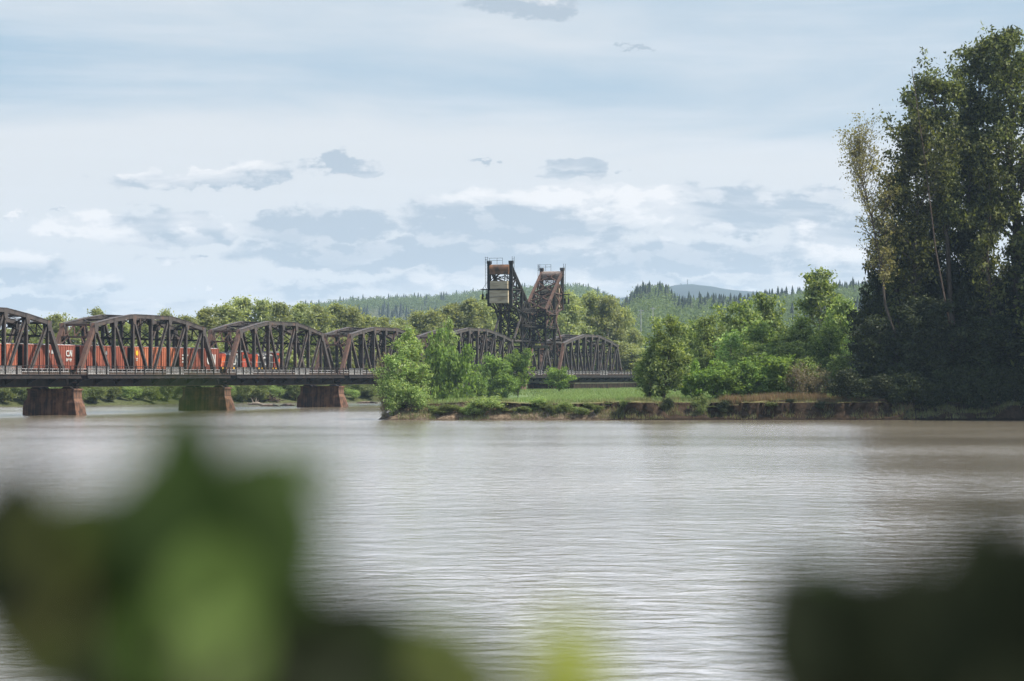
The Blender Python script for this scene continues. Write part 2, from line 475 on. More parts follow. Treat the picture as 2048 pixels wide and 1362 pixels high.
def build_sky():
    nt = W.node_tree
    nt.nodes.clear()
    out = N(nt, 'ShaderNodeOutputWorld')
    bg = N(nt, 'ShaderNodeBackground', ins={'Strength': .1})
    nt.links.new(bg.outputs[0], out.inputs[0])
    sky = N(nt, 'ShaderNodeTexSky', sky_type='NISHITA', sun_disc=False)
    sky.sun_elevation = SUN_EL
    sky.sun_rotation = SUN_AZ
    sky.air_density = 1.0
    sky.dust_density = .8
    sky.ozone_density = 1.6
    tc = N(nt, 'ShaderNodeTexCoord')
    sep = N(nt, 'ShaderNodeSeparateXYZ', ins={0: tc.outputs['Generated']})
    az = N(nt, 'ShaderNodeMath', operation='ARCTAN2', ins={0: sep.outputs[0], 1: sep.outputs[1]})
    el = N(nt, 'ShaderNodeMath', operation='ARCSINE', ins={0: sep.outputs[2]})
    # units of 0.1 rad
    azs = N(nt, 'ShaderNodeMath', operation='MULTIPLY', ins={0: az.outputs[0], 1: 10.0}).outputs[0]
    els = N(nt, 'ShaderNodeMath', operation='MULTIPLY', ins={0: el.outputs[0], 1: 10.0}).outputs[0]
    P = N(nt, 'ShaderNodeCombineXYZ', ins={0: azs, 1: els}).outputs[0]

    def noise(scale, sc=(1, 1, 1), loc=(0, 0, 0), detail=5, rough=.55, dist=0.0):
        mp = N(nt, 'ShaderNodeMapping', ins={'Vector': P, 'Scale': sc, 'Location': loc})
        return N(nt, 'ShaderNodeTexNoise', ins={'Vector': mp.outputs[0], 'Scale': scale, 'Detail': detail, 'Roughness': rough, 'Distortion': dist}).outputs[0]

    def math_(op, a, b=None, c=None):
        ins = {0: a}
        if b is not None: ins[1] = b
        if c is not None: ins[2] = c
        return N(nt, 'ShaderNodeMath', operation=op, ins=ins).outputs[0]

    def sstep(v, a, b, lo=0.0, hi=1.0):
        return N(nt, 'ShaderNodeMapRange', interpolation_type='SMOOTHSTEP', ins={'Value': v, 'From Min': a, 'From Max': b, 'To Min': lo, 'To Max': hi}).outputs[0]

    S = 6.6
    base = mixc(nt, .9, sky.outputs[0], (.37 * S, .50 * S, .62 * S))
    # high thin cloud in wide streaks
    c1 = noise(.55, (.55, 2.6, 1), (3.1, 1.7, 0), 6, .55, .5)
    up = sstep(els, .75, 1.25, .34, -.06)
    cir = sstep(math_('ADD', c1, up), .34, .74)
    cir = math_('MULTIPLY', cir, .92)
    base = mixc(nt, cir, base, (.72 * S, .74 * S, .76 * S))
    # fine streak texture
    c2 = noise(1.2, (.5, 7, 1), (9, 2, 0), 5, .6, .2)
    fs = sstep(c2, .45, .75, 0, .35)
    base = mixc(nt, fs, base, (.74 * S, .77 * S, .81 * S))
    # heaped clouds: (azimuth px, row px, half width, half height up, half height down, strength)
    clouds = [
        (1040, 18, 110, 45, 30, 1.1), (965, 14, 50, 14, 10, .5), (1262, 98, 34, 15, 10, .5),
        (520, 350, 90, 34, 26, 1.0), (320, 368, 115, 26, 18, .9), (430, 365, 120, 26, 18, .9),
        (665, 330, 70, 34, 24, .9), (720, 345, 55, 24, 12, .7), (960, 328, 24, 14, 12, .5),
        (1140, 338, 80, 30, 22, .9), (1252, 335, 20, 10, 8, .45), (30, 435, 34, 14, 10, .7), (145, 422, 26, 9, 7, .7),
        (250, 470, 150, 50, 22, 1.0), (60, 468, 30, 8, 6, .5), (380, 470, 130, 52, 30, .9),
        (640, 455, 160, 40, 40, 1.0), (1000, 440, 260, 62, 60, 1.05), (1200, 390, 240, 34, 44, .9), (1480, 430, 260, 50, 46, 1.0), (1640, 420, 130, 44, 60, .9),
        (320, 520, 70, 20, 18, .7), (420, 520, 40, 14, 12, .6),
        (800, 510, 380, 40, 40, 1.0), (1250, 520, 330, 50, 40, 1.0), (1560, 530, 200, 44, 40, 1.0),
        (60, 545, 110, 46, 28, .95), (160, 572, 100, 40, 26, .9), (400, 575, 26, 12, 10, .6),
        (620, 588, 170, 30, 26, .9), (900, 570, 240, 34, 30, .9), (100, 610, 200, 22, 24, .8), (1350, 575, 300, 30, 26, .85), (1750, 480, 180, 60, 60, .9), (1800, 570, 200, 40, 40, .9), (350, 610, 250, 20, 26, .75), (1000, 610, 400, 20, 30, .7),
    ]
    # ragged outlines: the ellipses are read through a turbulent shift of the direction
    w1 = noise(5.5, (1, 1.8, 1), (2.2, 8.1, 0), 7, .62)
    w2 = noise(5.5, (1, 1.8, 1), (7.7, 3.3, 0), 7, .62)
    v1 = noise(1.5, (1, 1.8, 1), (4.2, 1.1, 0), 2, .5)
    wa = math_('ADD', azs, math_('ADD', math_('MULTIPLY_ADD', w1, .50, -.25), math_('MULTIPLY_ADD', v1, .5, -.25)))
    we = math_('ADD', els, math_('MULTIPLY_ADD', w2, .20, -.10))
    field = None
    lift = None
    for (cx, cy, rx, ru, rd, s) in clouds:
        a0 = (cx - 1024) / F * 10
        e0 = (HY - cy) / F * 10
        sx = F / (rx * 10)
        dx = math_('MULTIPLY_ADD', wa, sx, -a0 * sx)
        dy = math_('ADD', we, -e0)
        d1 = math_('MULTIPLY', dy, F / (ru * 10))
        d2 = math_('MULTIPLY', dy, -F / (rd * 10))
        dm = math_('MAXIMUM', d1, d2)
        q = math_('MULTIPLY_ADD', dx, dx, math_('MULTIPLY', dm, dm))
        v = math_('SUBTRACT', s, math_('SQRT', q))
        field = v if field is None else math_('MAXIMUM', field, v)
        # height within the cloud, for its lit top
        t = math_('MULTIPLY', sstep(v, -.15, .25), math_('MULTIPLY_ADD', d1, .55, .35))
        lift = t if lift is None else math_('MAXIMUM', lift, t)
    wide = noise(2.8, (1, 2.1, 1), (1, 5, 0), 10, .60, .1)
    band = math_('MULTIPLY', sstep(els, .10, .30), sstep(els, .85, .62))
    f = math_('MULTIPLY_ADD', wide, 2.0, math_('ADD', math_('MAXIMUM', math_('MULTIPLY', field, 1.6), math_('MULTIPLY_ADD', band, .75, -.95)), -1.02))
    mask = sstep(f, -.08, .42)
    wide2 = noise(2.8, (1, 2.1, 1), (1.04, 5.11, 0), 10, .60, .1)
    lit = sstep(math_('SUBTRACT', wide, wide2), -.05, .08, 0, .55)
    lit = math_('ADD', lit, math_('MULTIPLY', lift, .40))
    lit = math_('SUBTRACT', lit, sstep(els, .75, .95, 0, .6))
    big = noise(1.3, (.7, 3.6, 1), (7, 3, 0), 5, .55, .4)
    lit = math_('ADD', lit, sstep(big, .40, .66, -.45, .55))
    litc = N(nt, 'ShaderNodeClamp', ins={0: lit}).outputs[0]
    ccol = mixc(nt, litc, (.42 * S, .495 * S, .575 * S), (.88 * S, .87 * S, .87 * S))
    base = mixc(nt, math_('MULTIPLY', mask, .9), base, ccol)
    # pale band on the horizon and nothing below it
    hz = sstep(els, .0, .55, .35, 0)
    base = mixc(nt, hz, base, (.76 * S, .78 * S, .79 * S))
    # unseen bright sheet added above the framed sky to brighten the water
    hi = math_('MULTIPLY', sstep(els, 1.60, 1.95), .9)
    base = mixc(nt, hi, base, (2.0 * S, 2.15 * S, 2.42 * S))
    # unseen sky overhead and behind, faded to clear blue to lower the ambient
    fe = sstep(els, 6.0, 11.0, 1, 0)
    aa = math_('ABSOLUTE', azs)
    fa = sstep(aa, 4.5, 10.0, 1, .22)
    fe = math_('MULTIPLY', fe, fa)
    base = mixc(nt, fe, sky.outputs[0], base)
    nt.links.new(base, bg.inputs[0])


build_sky()

# ------------------------------------------------------------ terrain sheet
SHORE = [(-3000, 290), (-900, 330), (-300, 395), (-150, 462), (-103, 487), (-87, 499), (-71, 536), (-57, 552), (-46, 568), (-33, 578), (-22, 574), (-12, 545), (-4, 500), (-2, 440),
         (-8, 385), (-15, 350), (-19, 340), (-17, 335.4), (-8, 335), (6, 335.4), (20, 334.8), (40, 335.2), (66, 334.6), (84, 329), (104, 316), (150, 300), (300, 296), (3000, 290)]
SH = np.array(SHORE)


def shore_dist(X, Y):
    """signed distance to the waterline, positive on land"""
    best = np.full(X.shape, 1e9)
    for (x0, y0), (x1, y1) in zip(SHORE[:-1], SHORE[1:]):
        dx, dy = x1 - x0, y1 - y0
        t = np.clip(((X - x0) * dx + (Y - y0) * dy) / (dx * dx + dy * dy), 0, 1)
        d = np.hypot(X - x0 - t * dx, Y - y0 - t * dy)
        best = np.minimum(best, d)
    # inside test: polygon closed far away
    poly = SHORE + [(3000, 40000), (-3000, 40000)]
    ins = np.zeros(X.shape, bool)
    for (x0, y0), (x1, y1) in zip(poly, poly[1:] + poly[:1]):
        if y0 == y1: continue
        c = ((y0 > Y) != (y1 > Y)) & (X < (x1 - x0) * (Y - y0) / (y1 - y0) + x0)
        ins ^= c
    ins |= (np.abs(X) >= 3000) & (Y > 300)
    return np.where(ins, best, -best)


def vnoise(X, Y, s, seed=0):
    """smooth value noise"""
    x = X / s + seed * 17.3
    y = Y / s + seed * 9.1
    xi = np.floor(x); yi = np.floor(y)
    fx = x - xi; fy = y - yi
    fx = fx * fx * (3 - 2 * fx); fy = fy * fy * (3 - 2 * fy)

    def h(a, b):
        v = np.sin(a * 127.1 + b * 311.7 + seed * 74.7) * 43758.5453
        return v - np.floor(v)
    return (h(xi, yi) * (1 - fx) + h(xi + 1, yi) * fx) * (1 - fy) + (h(xi, yi + 1) * (1 - fx) + h(xi + 1, yi + 1) * fx) * fy


R1x = [-3000, -400, 200, 520, 600, 700, 800, 900, 960, 1000, 1100, 1160, 1205, 1245, 1300, 1500, 5000]
R1y = [690, 690, 690, 680, 630, 620, 616, 612, 604, 597, 592, 592, 606, 628, 640, 650, 650]
R2x = [-3000, 1150, 1235, 1262, 1285, 1330, 1350, 1400, 1480, 1540, 1620, 1700, 1800, 2048, 5000]
R2y = [720, 700, 660, 624, 606, 605, 628, 630, 632, 624, 614, 604, 598, 596, 604]


def height(X, Y):
    d = shore_dist(X, Y)
    n = vnoise(X, Y, 1.7, 1) + .5 * vnoise(X, Y, .8, 2)
    nb = vnoise(X, Y, 5.5, 3)
    near = (Y < 350) & (X > -20)
    dd = d + (nb - .5) * 2.6 * np.clip(d, 0, 1) + (n - .75) * 1.6 * np.clip(d, 0, 1)
    lit = X < 14 + 3 * nb
    # worn slope with a scarp on top / steep cut bank
    pa = np.interp(dd, [0, .4, 1.5, 3.0, 3.6, 4.0, 5.5], [0, .28, .85, 1.45, 1.75, 2.40, 2.6])
    pb = np.interp(dd, [0, .2, .6, .8, 1.0, 1.15, 3.0], [0, .25, .7, 1.3, 1.9, 2.4, 2.62])
    pn = np.where(lit, pa, pb)
    pf = np.interp(dd, [0, 2, 6, 14], [0, .7, 1.7, 2.6])
    mixb = np.clip((vnoise(X, Y * 0, 6.5, 51) - .52) * 6, 0, 1)
    pn = np.where(lit, pa, pb * (1 - mixb) + pa * mixb)
    pn = pn + np.where(dd > 2.2, (vnoise(X, Y * 0, 7.0, 52) - .5) * .8 * np.exp(-np.maximum(dd - 2.2, 0) / 5), 0)
    z = np.where(near, pn, pf)
    z = np.where(d < 0, np.maximum(-3.0, d * .35), z)
    z = z + np.where(d > 0, np.clip(d / 6, 0, 1) * (vnoise(X, Y, 9, 4) - .5) * .22, 0)
    px_ = 1024 + F * X / np.maximum(Y, 1)
    g1 = CZ + (HY - np.interp(px_, R1x, R1y)) / F * 3500
    g2 = CZ + (HY - np.interp(px_, R2x, R2y)) / F * 2200

    def rise(Y, a, b, c):
        t = np.clip((Y - a) / (b - a), 0, 1)
        t = t * t * (3 - 2 * t)
        return np.where(Y < b, t, np.clip(1 - (Y - b) / c, .3, 1))
    hills = np.maximum((g1 - 2.6) * rise(Y, 1500, 3500, 3500), (g2 - 2.6) * rise(Y, 900, 2200, 2600))
    hills = np.maximum(hills, 0) * (1 + .05 * (vnoise(X, Y, 260, 6) - .5))
    return z + np.where(d > 0, hills, 0)


mcols = np.concatenate([np.array([-.6, -.5, -.42, -.35, -.3]), np.linspace(-.25, -.06, 90), np.linspace(-.059, .12, 330), np.linspace(.121, .25, 100), np.array([.28, .31, .34, .38, .5, .8, 1.2, 2, 3, 5, 8])])
yrows = np.concatenate([np.array([270, 284, 290, 296, 302, 308, 314, 320, 326, 330, 333]), np.linspace(334, 343, 34), np.linspace(343.6, 360, 20), np.linspace(362, 440, 30), np.linspace(443, 620, 60), np.linspace(630, 900, 24), np.geomspace(930, 8150, 56)])
MM, YY = np.meshgrid(mcols, yrows)
XX = MM * YY
ZZ = height(XX, YY)
nr, nc = XX.shape
# the sod overhangs the cut face in broken slabs
SDn = shore_dist(XX, YY)
lip = (ZZ > 2.15) & (SDn < 5.5) & (SDn > 0) & (YY < 350) & (XX > -18)
YY = YY - np.where(lip, (1.0 * vnoise(XX, YY * 0, 2.3, 41) + .6 * vnoise(XX, YY * 0, .9, 42)) * np.clip((5.5 - SDn) / 3, 0, 1), 0)
ZZ = ZZ - np.where(lip & (SDn < 3.5), .35 * (vnoise(XX, YY * 0, 1.9, 43) > .62), 0)
tv = np.stack([XX, YY, ZZ], -1).reshape(-1, 3)
idx = np.arange(nr * nc).reshape(nr, nc)
tf = np.stack([idx[:-1, :-1], idx[:-1, 1:], idx[1:, 1:], idx[1:, :-1]], -1).reshape(-1, 4)
me = bpy.data.meshes.new('ground')
me.from_pydata(tv.tolist(), [], tf.tolist())
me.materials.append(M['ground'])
me.polygons.foreach_set('use_smooth', [True] * len(me.polygons))
g = link('ground', me)
tag(g, 'green river flat with a crumbling brown cut bank', kind='structure')


def gz(x, y):
    return float(height(np.array([float(x)]), np.array([float(y)]))[0])


# bank under the photographer
mb = MB()
xs = [-60, -25, -12, -5, -2, 0, 2, 5, 12, 25, 60]
ys = [-60, -6, 1.4, 3, 6, 11, 15.5, 20]
zs = [4.6, 4.55, 4.4, 4.0, 2.9, 1.3, -.2, -2]
vs = []
for j, y in enumerate(ys):
    for i, x in enumerate(xs):
        vs.append((x, y, zs[j] + .12 * math.sin(x * 1.3 + y)))
fs = [(j * len(xs) + i, j * len(xs) + i + 1, (j + 1) * len(xs) + i + 1, (j + 1) * len(xs) + i) for j in range(len(ys) - 1) for i in range(len(xs) - 1)]
mb.add(vs, fs)
tag(mb.build('near_bank', M['ground'], None, True), 'grassy slope of the near river bank', kind='structure')

# river
mb = MB()
mb.add([(-4900, -60, 0), (4900, -60, 0), (4900, 900, 0), (-4900, 900, 0)], [(0, 1, 2, 3)])
tag(mb.build('river_water', M['water']), 'wide muddy river with wind ripples', kind='structure')
mb = MB()
mb.add([(-4900, -70, -3.2), (4900, -70, -3.2), (4900, 700, -3.2), (-4900, 700, -3.2)], [(0, 1, 2, 3)])
tag(mb.build('river_bed', M['ground']), 'silty bed under the river', kind='structure')

# blue mountain
MY = 6500
bx = [900, 1100, 1180, 1240, 1270, 1300, 1340, 1375, 1400, 1430, 1480, 1540, 1600, 1700, 1850, 2100]
by = [640, 618, 606, 597, 592, 584, 575, 573, 575, 580, 584, 590, 598, 608, 612, 630]
NXm, NYm = 160, 26
pxs = np.linspace(880, 2150, NXm)
vs = []
for j in range(NYm):
    t = j / (NYm - 1)
    Yj = MY - 1500 + 3000 * t
    prof = math.sin(PI * t) ** .8
    for i in range(NXm):
        X = (pxs[i] - 1024) / F * MY
        top = CZ + (HY - np.interp(pxs[i], bx, by)) / F * MY
        e = 8 * (vnoise(np.array([X]), np.array([Yj]), 130, 8)[0] - .5) + 5 * (vnoise(np.array([X]), np.array([Yj]), 40, 9)[0] - .5)
        vs.append((X, Yj, top * prof + e * prof - (1 - prof) * 10))
mb = MB()
mb.add(vs, [(j * NXm + i, j * NXm + i + 1, (j + 1) * NXm + i + 1, (j + 1) * NXm + i) for j in range(NYm - 1) for i in range(NXm - 1)])
tag(mb.build('mountain', M['mountain'], None, True), 'long blue forested mountain on the horizon', kind='structure')

# masts on the mountain
for k, (x, y0, y1, lab) in enumerate([(1375, 573, 556, 'tall thin transmission mast on the blue mountain summit'), (1362, 574, 564, 'shorter transmission mast beside the tall one on the blue mountain')]):
    p = at(x, y0 + 3, MY)
    h = (y0 - y1) / F * MY
    r = empty('transmission_mast', p)
    tag(r, lab, 'mast')
    mb = MB(); mb.tube([(0, 0, -6), (0, 0, h)], [.9, .6], 6); mb.build('pole', M['steel'], r)
    mb = MB()
    for zz in (.55, .75, .92):
        mb.box((-1.5, -1.5, h * zz), (1.5, 1.5, h * zz + 1.1))
    mb.box((-.4, -.4, h * .5), (.4, .4, h * .97)); mb.build('antenna', M['steel'], r)

# ------------------------------------------------------------------ bridge
TH = math.atan(1676 / F)
SU, CU = math.sin(TH), math.cos(TH)
BO = Vector((0, 577.1, 0))
BR = PI / 2 - TH


def bpos(u, v=0, z=0):
    return Vector((SU * u - CU * v, BO.y + CU * u + SU * v, z))


def u_at(x, v=0):
    m = (x - 1024) / F
    return (m * (BO.y + SU * v) + CU * v) / (SU - m * CU)


VW = 5.5          # distance between the two truss planes
VN, VF = -2.3, 7.8
ZD = 6.36         # deck level


def deck_parts(root, L, npan, guards=(), rail_near=True):
    """deck, kerbs, brackets, railings of one span, in its own frame (x along, y across)"""
    mb = MB()
    mb.box((.05, VN, ZD - .14), (L - .05, VF, ZD))
    mb.build('deck', M['wood'], root)
    mb = MB()
    for v in (VN - .05, VF + .05):      # edge stringers: I beams
        mb.box((.05, v - .06, 5.78), (L - .05, v + .06, ZD - .02))
        mb.box((.05, v - .2, ZD - .10), (L - .05, v + .2, ZD - .022))
        mb.box((.05, v - .2, 5.70), (L - .05, v + .2, 5.79))
    mb.build('edge_girder', M['steel_dark'], root)
    mb = MB()
    for v in (1.6, 3.9):
        mb.box((.05, v - .22, 5.0), (L - .05, v + .22, ZD - .15))
    mb.build('track_stringer', M['steel_dark'], root)
    mb = MB()
    for i in range(npan + 1):
        x = min(max(L * i / npan, .25), L - .25)
        mb = MB()
        mb.box((x - .12, -.03, 4.75), (x + .12, VW + .03, ZD - .16))
        for a, b in ((-.02, VN + .1), (VW + .02, VF - .1)):
            mb.prism([(a, 4.6), (b, 5.82), (b, ZD - .16), (a, ZD - .16)], 0, x - .09, x + .09)
        mb.build('floor_beam', M['steel_dark'], root)
    mb = MB()
    mb.box((.05, -.65, ZD + .002), (L - .05, -.42, ZD + .30))
    mb.box((.05, VW + .42, ZD + .002), (L - .05, VW + .65, ZD + .30))
    mb.build('kerb_timber', M['tie'], root)
    # sleepers and rails
    mb = MB()
    n = int(L / .62)
    for i in range(n):
        x = .2 + i * (L - .4) / n
        mb.box((x, 1.3, ZD + .003), (x + .26, 4.2, ZD + .15))
    mb.build('sleepers', M['tie'], root)
    mb = MB()
    for v in (2.75 - .75, 2.75 + .75):
        mb.box((.02, v - .035, ZD + .15), (L - .02, v + .035, ZD + .32))
    mb.build('rails', M['rail'], root)
    # pedestrian railings
    for v, nm in ((VN + .05, 'railing'), (VF - .05, 'railing')):
        mb = MB()
        step = L / (npan * 2)
        for i in range(npan * 2 + 1):
            x = min(max(i * step, .1), L - .1)
            wid = .09 if i % 2 else .13
            mb.box((x - wid, v - .05, ZD - .3), (x + wid, v + .05, 7.68))
        for z, t in ((7.66, .045), (7.25, .022), (6.85, .022)):
            mb.box((.02, v - .03, z - t), (L - .02, v + .03, z + t))
        nb = int(L / .55)
        for i in range(nb):
            x = i * L / nb
            mb.box((x - .018, v - .012, ZD), (x + .018, v + .012, 7.63))
        mb.build(nm, M['steel_dark'], root)
    # inner guard rails, grey
    mb = MB()
    for v in (-.36, VW + .36):
        for z in (6.78, 7.22):
            mb.box((.3, v - .03, z - .05), (L - .3, v + .03, z + .05))
        n = npan * 4
        for i in range(n):
            x = .5 + i * (L - 1) / (n - 1)
            mb.box((x - .05, v - .05, ZD), (x + .05, v + .05, 7.27))
    mb.build('guard_rail', M['galv'], root)
    for (g0, g1) in guards:
        mb = MB()
        v = VN + .22
        for z in (6.42, 6.68, 6.94, 7.18, 7.42):
            mb.box((g0, v - .03, z), (g1, v + .03, z + (.16 if z > 6.5 else .2)))
        n = 6
        for i in range(n):
            x = g0 + (g1 - g0) * i / (n - 1)
            mb.box((x - .045, v - .08, 6.3), (x + .045, v - .031, 7.64))
        for i in range(n - 1):
            x = g0 + (g1 - g0) * i / (n - 1)
            mb.beam((x + .05, v - .05, 6.4), (x + (g1 - g0) / (n - 1) - .05, v - .05, 6.95), .03, .05)
        mb.build('refuge_panel', M['galv'], root)


def truss_plane(root, v, L, n, zc, zm, f0, f1, outer):
    """one side truss; nodes 0..n, corners at 1 and n-1, flat top between f0 and f1"""
    pn = L / n
    zb = 4.85

    def zt(i):
        if i < f0: return zc + (zm - zc) * ((i - 1) / (f0 - 1)) ** .82 if f0 > 1 else zm
        if i > f1: return zc + (zm - zc) * ((n - 1 - i) / (n - 1 - f1)) ** .82 if n - 1 > f1 else zm
        return zm
    tops = {i: Vector((pn * i, v, zt(i))) for i in range(1, n)}
    bots = {i: Vector((min(max(pn * i, .35), L - .35), v, zb)) for i in range(n + 1)}
    mb = MB()
    mb.box((.15, v - .26, 4.5), (L - .15, v - .2, 5.65)); mb.box((.15, v + .2, 4.5), (L - .15, v + .26, 5.65))
    side0 = mb
    mb = MB(); mb.box((.15, v - .45, 4.40), (L - .15, v + .45, 4.498))
    flange = mb
    mb = side0
    for i in range(0, n + 1):           # gusset plates
        p = bots[i]
        for s in (-.3, .27):
            mb.box((max(p.x - .75, .1), v + s, 4.55), (min(p.x + .75, L - .1), v + s + .03, 5.9))
    side = mb.build('side_truss', M['steel_dark'], root)
    flange.build('bottom_flange', M['steel_red'], side)
    for i in (0, n):
        j = 1 if i == 0 else n - 1
        mb = MB()
        a = bots[i].copy(); b = tops[j].copy()
        mb.beam(a, b + (b - a).normalized() * .2, .72, .70)
        mb.build('end_post', M['steel_red'] if i == 0 else M['steel'], side)
    mb = MB()
    for i in range(1, n - 1):
        a, b = tops[i], tops[i + 1]
        mb.beam(a - (b - a) * .01, b + (b - a) * .01, .78, .62)
        mb.beam(a + Vector((0, 0, .335)), b + Vector((0, 0, .335)), .95, .06)
    for i in range(1, n):
        p = tops[i]
        for s in (-.44, .41):
            mb.prism([(p.x - .75, p.z + .28), (p.x + .75, p.z + .28), (p.x + .42, p.z - 1.25), (p.x - .42, p.z - 1.25)], 1, v + s, v + s + .03)
    mb.build('top_chord', M['steel'], side)
    for i in range(1, n):
        mb = MB()
        mb.hbeam((pn * i, v, zb), tops[i] - Vector((0, 0, .3)), .5 if i not in (1, n - 1) else .42, .40 if i not in (1, n - 1) else .3)
        mb.build('vertical_post', M['steel'], side)
    mid = n / 2
    for i in range(1, n):
        if i < mid:
            a, b = tops[i], bots[i + 1]
        elif i > mid:
            a, b = tops[i], bots[i - 1]
        else:
            continue
        mb = MB()
        d = (b - a).normalized()
        mb.hbeam(a + d * .4, b - d * .3, .4, .42)
        mb.build('diagonal', M['steel'], side)
    return tops


def bracing(root, tops, n):
    """portals, sway frames and top laterals between the two planes"""
    zl = 12.3

    def far(p, dz=0.0):
        return Vector((p.x, VW, p.z + dz))
    for e, i in ((0, 1), (1, n - 1)):
        mb = MB()
        t = tops[i]
        pn = tops[1].x
        x_l = pn * (zl - 4.85) / (t.z - 4.85)
        x_l = x_l if e == 0 else tops[n - 1].x + (pn - x_l)
        lo = Vector((x_l, 0, zl)); lf = Vector((x_l, VW, zl))
        hi = Vector((t.x, 0, t.z)); hf = far(t)
        mb.beam(hi, hf, .35, .35, (1, 0, 0)); mb.beam(lo, lf, .3, .3, (1, 0, 0))
        k = 3
        for q in range(k):
            a0 = q / k; a1 = (q + 1) / k; am = (a0 + a1) / 2
            mb.beam(hi.lerp(hf, a0), lo.lerp(lf, am), .14, .16, (1, 0, 0))
            mb.beam(lo.lerp(lf, am), hi.lerp(hf, a1), .14, .16, (1, 0, 0))
        # knee braces down to the end posts
        kn = (zl - 1.9 - 4.85) / (t.z - 4.85)
        xk = pn * kn if e == 0 else tops[n - 1].x + (pn - pn * kn)
        for v0, v1 in ((0, 1.7), (VW, VW - 1.7)):
            mb.beam((xk, v0, zl - 1.9), (x_l, v1, zl), .18, .2, (1, 0, 0))
        mb.build('portal_brace', M['steel_red'] if e == 0 else M['steel_dark'], root)
    for i in range(2, n - 1):
        mb = MB()
        t = tops[i]
        a = Vector((t.x, 0, t.z)); b = far(t)
        c = Vector((t.x, 0, zl)); d = Vector((t.x, VW, zl))
        mb.beam(a, b, .3, .3, (1, 0, 0)); mb.beam(c, d, .24, .24, (1, 0, 0))
        m0 = Vector((t.x, VW / 2, (t.z + zl) / 2))
        for p, q in ((a, d), (b, c)):
            mb.beam(p, q, .10, .14, (1, 0, 0))
        mb.box((t.x - .03, VW / 2 - .42, m0.z - .36), (t.x + .03, VW / 2 + .42, m0.z + .36))
        mb.beam((t.x, 0, zl - 1.5), (t.x, 1.4, zl), .12, .16, (1, 0, 0)); mb.beam((t.x, VW, zl - 1.5), (t.x, VW - 1.4, zl), .12, .16, (1, 0, 0))
        mb.build('sway_frame', M['steel_dark'], root)
    mb = MB()
    for i in range(1, n - 1):
        p, q = tops[i], tops[i + 1]
        a = Vector((p.x, 0, p.z + .05)); b = Vector((q.x, VW, q.z + .05))
        c = Vector((p.x, VW, p.z + .05)); d = Vector((q.x, 0, q.z + .05))
        mb.lace(a, b, .12, .22, .9, .05); mb.lace(c, d, .12, .22, .9, .05)
        mm = (p + q) / 2
        mb.box((mm.x - .4, VW / 2 - .4, mm.z + .02), (mm.x + .4, VW / 2 + .4, mm.z + .08))
    mb.build('top_lateral_bracing', M['steel'], root)
    mb = MB()
    for i in range(n):
        x0, x1 = tops[1].x * i + .3, tops[1].x * (i + 1) - .3
        mb.beam((x0, 0, 4.7), (x1, VW, 4.7), .14, .14); mb.beam((x0, VW, 4.62), (x1, 0, 4.62), .14, .1)
    mb.build('bottom_lateral_bracing', M['steel_dark'], root)


SPANS = [
    (-262.3, -211.6, 8, 14.25, 15.9, 3, 5, 'leftmost rusty truss span, cut by the left edge of the photo'),
    (-209.6, -158.5, 8, 14.25, 15.9, 3, 5, 'rusty truss span with most of the orange boxcars behind it, second from the left'),
    (-156.0, -107.4, 8, 14.15, 15.9, 3, 5, 'rusty truss span around the two black locomotives'),
    (-104.9, -56.4, 8, 14.15, 15.8, 3, 5, 'empty rusty truss span just left of the willows on the point'),
    (-53.9, 5.0, 10, 14.5, 16.7, 4, 6, 'rusty truss span between the willows and the left lift tower'),
    (34.2, 92.9, 10, 14.2, 16.65, 4, 6, 'last rusty truss span, right of the lift towers and ending at the bank'),
]
for (u0, u1, n, zc, zm, f0, f1, lab) in SPANS:
    r = empty('truss_span', bpos(u0), BR)
    tag(r, lab, 'bridge span', 'truss spans of the railway bridge')
    L = u1 - u0
    tp = truss_plane(r, 0, L, n, zc, zm, f0, f1, True)
    truss_plane(r, VW, L, n, zc, zm, f0, f1, False)
    bracing(r, tp, n)
    deck_parts(r, L, n, guards=((.6, 7.2), (L * .53, L * .53 + 6.3)))
# short lifting leaf between the towers
r = empty('truss_span', bpos(5.2), BR)
tag(r, 'short low lifting span with flat top chord between the two lift towers', 'bridge span', 'truss spans of the railway bridge')
L = 28.8
deck_parts(r, L, 6, guards=((8, 11), (20, 25)))
for v in (0, VW):
    sd = None
    x0, x1, x2, x3, x4 = 4.6, 9.6, 15, 20.6, 25.6
    zt = 13.3
    mb = MB(); mb.box((.15, v - .3, 4.45), (L - .15, v + .3, 5.2)); sd = mb.build('side_truss', M['steel'], r)
    for a, b, m_ in (((x0, v, 4.9), (x1, v, zt), 'steel_red'), ((x4, v, 4.9), (x3, v, zt), 'steel')):
        mb = MB(); mb.beam(a, b, .7, .75); mb.build('end_post', M[m_], sd)
    mb = MB(); mb.beam((x1, v, zt), (x3, v, zt), .7, .55); mb.build('top_chord', M['steel'], sd)
    for x in (x1, x2, x3):
        mb = MB(); mb.hbeam((x, v, 4.9), (x, v, zt), .45, .35); mb.build('vertical_post', M['steel'], sd)
    for a, b in (((x1, v, zt), (x2, v, 5)), ((x3, v, zt), (x2, v, 5))):
        mb = MB(); mb.hbeam(a, b, .4, .4); mb.build('diagonal', M['steel'], sd)
for x in (9.6, 15, 20.6):
    mb = MB()
    mb.beam((x, 0, 13.3), (x, VW, 13.3), .3, .4, (1, 0, 0)); mb.beam((x, 0, 11.9), (x, VW, 11.9), .2, .2, (1, 0, 0))
    mb.beam((x, .1, 13.2), (x, VW - .1, 12), .12, .14, (1, 0, 0))
    mb.build('portal_brace', M['steel'], r)
mb = MB()
